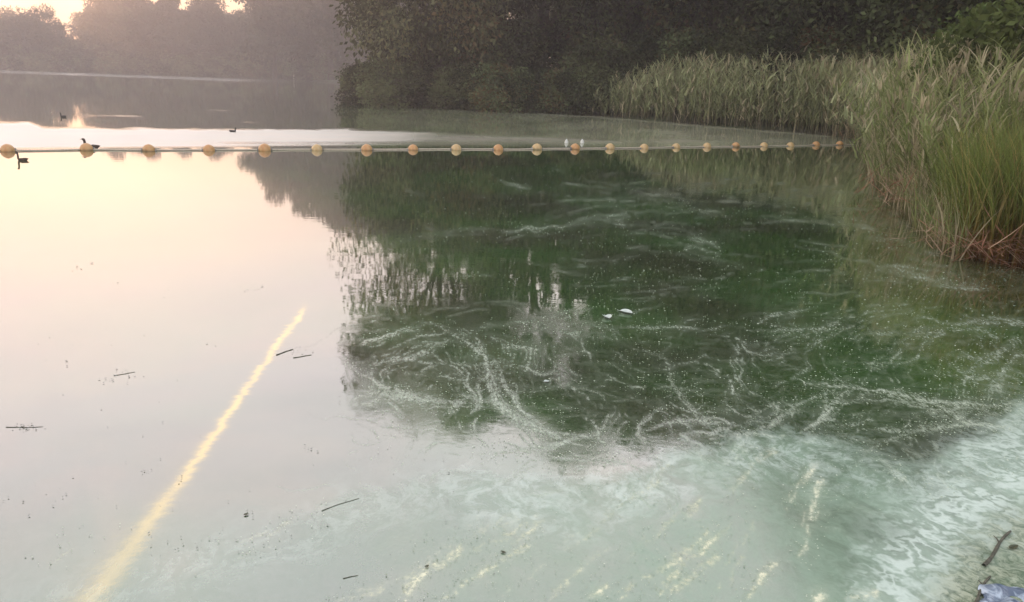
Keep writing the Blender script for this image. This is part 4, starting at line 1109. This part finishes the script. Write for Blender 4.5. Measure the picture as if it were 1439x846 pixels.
# ------------------------------------------------------------------ small algae flecks, real flakes floating on the surface
rng = np.random.default_rng(9)
def flakes(name, P, size, mat, label, cat, z=.004):
    n = len(P)
    k = 5
    an = np.linspace(0, 2 * np.pi, k, endpoint=False)[None] + rng.uniform(0, 6, (n, 1))
    rr = size[:, None] * rng.uniform(.45, 1.2, (n, k))
    st = rng.uniform(.35, 1, (n, 1)); th = rng.uniform(0, np.pi, (n, 1))
    lx = np.cos(an) * rr; ly = np.sin(an) * rr * st
    X = P[:, :1] + lx * np.cos(th) - ly * np.sin(th); Y = P[:, 1:2] + lx * np.sin(th) + ly * np.cos(th)
    Z = np.full(X.shape, z) + rng.uniform(0, .003, (n, k))
    V = np.stack([X, Y, Z], -1).reshape(-1, 3)
    F = np.arange(n * k).reshape(-1, k)
    o = mesh_np(name, V, F, mat, None, {'rnd': np.repeat(rng.random(n), k)})
    tag(o, label, cat, kind='stuff')
fleck_m, t = new_mat('algae_flake')
rn = t.attr('rnd')
out(t, principled(t, t.mix(rn, (0.22, 0.28, 0.17), (0.58, 0.62, 0.48)), .6, None, 0, .3))
pts = []
for grp, amt in ((FIL, 1.0), (STR, 1.3)):
    for pl, ww, s in grp:
        a = np.array(pl, float); seg = np.hypot(*np.diff(a, axis=0).T); L = seg.sum()
        n = int(L * s * amt * .8); tt = rng.uniform(0, L, n); cs = np.concatenate([[0], np.cumsum(seg)])
        xs = np.interp(tt, cs, a[:, 0]); ys = np.interp(tt, cs, a[:, 1])
        pts.append(np.column_stack([xs + rng.normal(0, ww * 2.2, n) - (fbm(xs / 22, ys / 13, 31) - .5) * 30, ys + rng.normal(0, ww * 1.6, n) - (fbm(xs / 22, ys / 13, 37) - .5) * 26]))
n = 5200
c = np.column_stack([rng.uniform(520, 1460, n * 3), rng.uniform(225, 720, n * 3)])
k = rng.random(n * 3) < np.clip((fbm(c[:, 0] / 70, c[:, 1] / 30, 71) - .42) * 4, 0, 1) * np.interp(c[:, 1], [225, 440, 560, 720], [.35, .9, 1, .35]) * np.interp(c[:, 0], [520, 650, 1460], [.3, .8, 1])
pts.append(c[k][:n])
pp = np.concatenate(pts)
W3 = np.array([onwater(a, b_) for a, b_ in pp]); D = np.hypot(W3[:, 0], W3[:, 1])
keep = signed_dist(W3[:, :2], LAKE) < -.05
W3 = W3[keep]; D = D[keep]
flakes('algae_flakes', W3, D * .00078 * rng.uniform(.5, 1.7, len(D)) + .001, fleck_m, 'pale green algae flakes scattered on the dark water', 'algae')
# dark crumbs on the bright water
cl_ = [(35, 601, 12, 3, 26), (180, 525, 10, 4, 14), (160, 535, 14, 4, 12), (120, 375, 16, 5, 9), (355, 405, 10, 2, 8), (95, 512, 3, 3, 4), (255, 671, 4, 3, 5), (205, 662, 8, 3, 8), (350, 723, 4, 3, 8), (458, 740, 4, 3, 6), (250, 765, 30, 6, 16),
       (380, 770, 60, 16, 22), (435, 630, 12, 4, 9), (60, 700, 40, 10, 14), (640, 750, 40, 22, 24), (600, 640, 40, 20, 18), (410, 495, 14, 4, 12), (300, 700, 120, 60, 22), (200, 500, 160, 80, 30)]
pts = [np.column_stack([rng.normal(a, sx, n), rng.normal(b_, sy, n)]) for a, b_, sx, sy, n in cl_]
pp = np.concatenate(pts); pp = pp[pp[:, 1] > 230]
W3 = np.array([onwater(a, b_) for a, b_ in pp]); D = np.hypot(W3[:, 0], W3[:, 1])
keep = signed_dist(W3[:, :2], LAKE) < -.05
crumb_m = simple_mat('dark_crumb', (0.12, 0.125, 0.11), (0.26, 0.26, 0.22), 30, .7, .2)
flakes('debris_crumbs', W3[keep], D[keep] * .0011 * rng.uniform(.5, 1.6, keep.sum()), crumb_m, 'dark crumbs of plant debris scattered on the bright open water', 'debris')

# ------------------------------------------------------------------ haze
hz, t = new_mat('haze_air')
v = t.node('ShaderNodeVolumePrincipled')
v.inputs['Color'].default_value = (0.97, 0.87, 0.87, 1)
v.inputs['Density'].default_value = 0.0027
v.inputs['Anisotropy'].default_value = 0.7
o_ = t.node('ShaderNodeOutputMaterial'); t.l.new(v.outputs[0], o_.inputs['Volume'])
hzv = np.array([(x, y, z_) for x in (-320, 320) for y in (-320, 320) for z_ in (-3, 42)], float)
hzf = np.array([(0, 1, 3, 2), (4, 6, 7, 5), (0, 4, 5, 1), (2, 3, 7, 6), (0, 2, 6, 4), (1, 5, 7, 3)])
hb = mesh_np('haze', hzv, hzf, hz); tag(hb, kind='stuff')
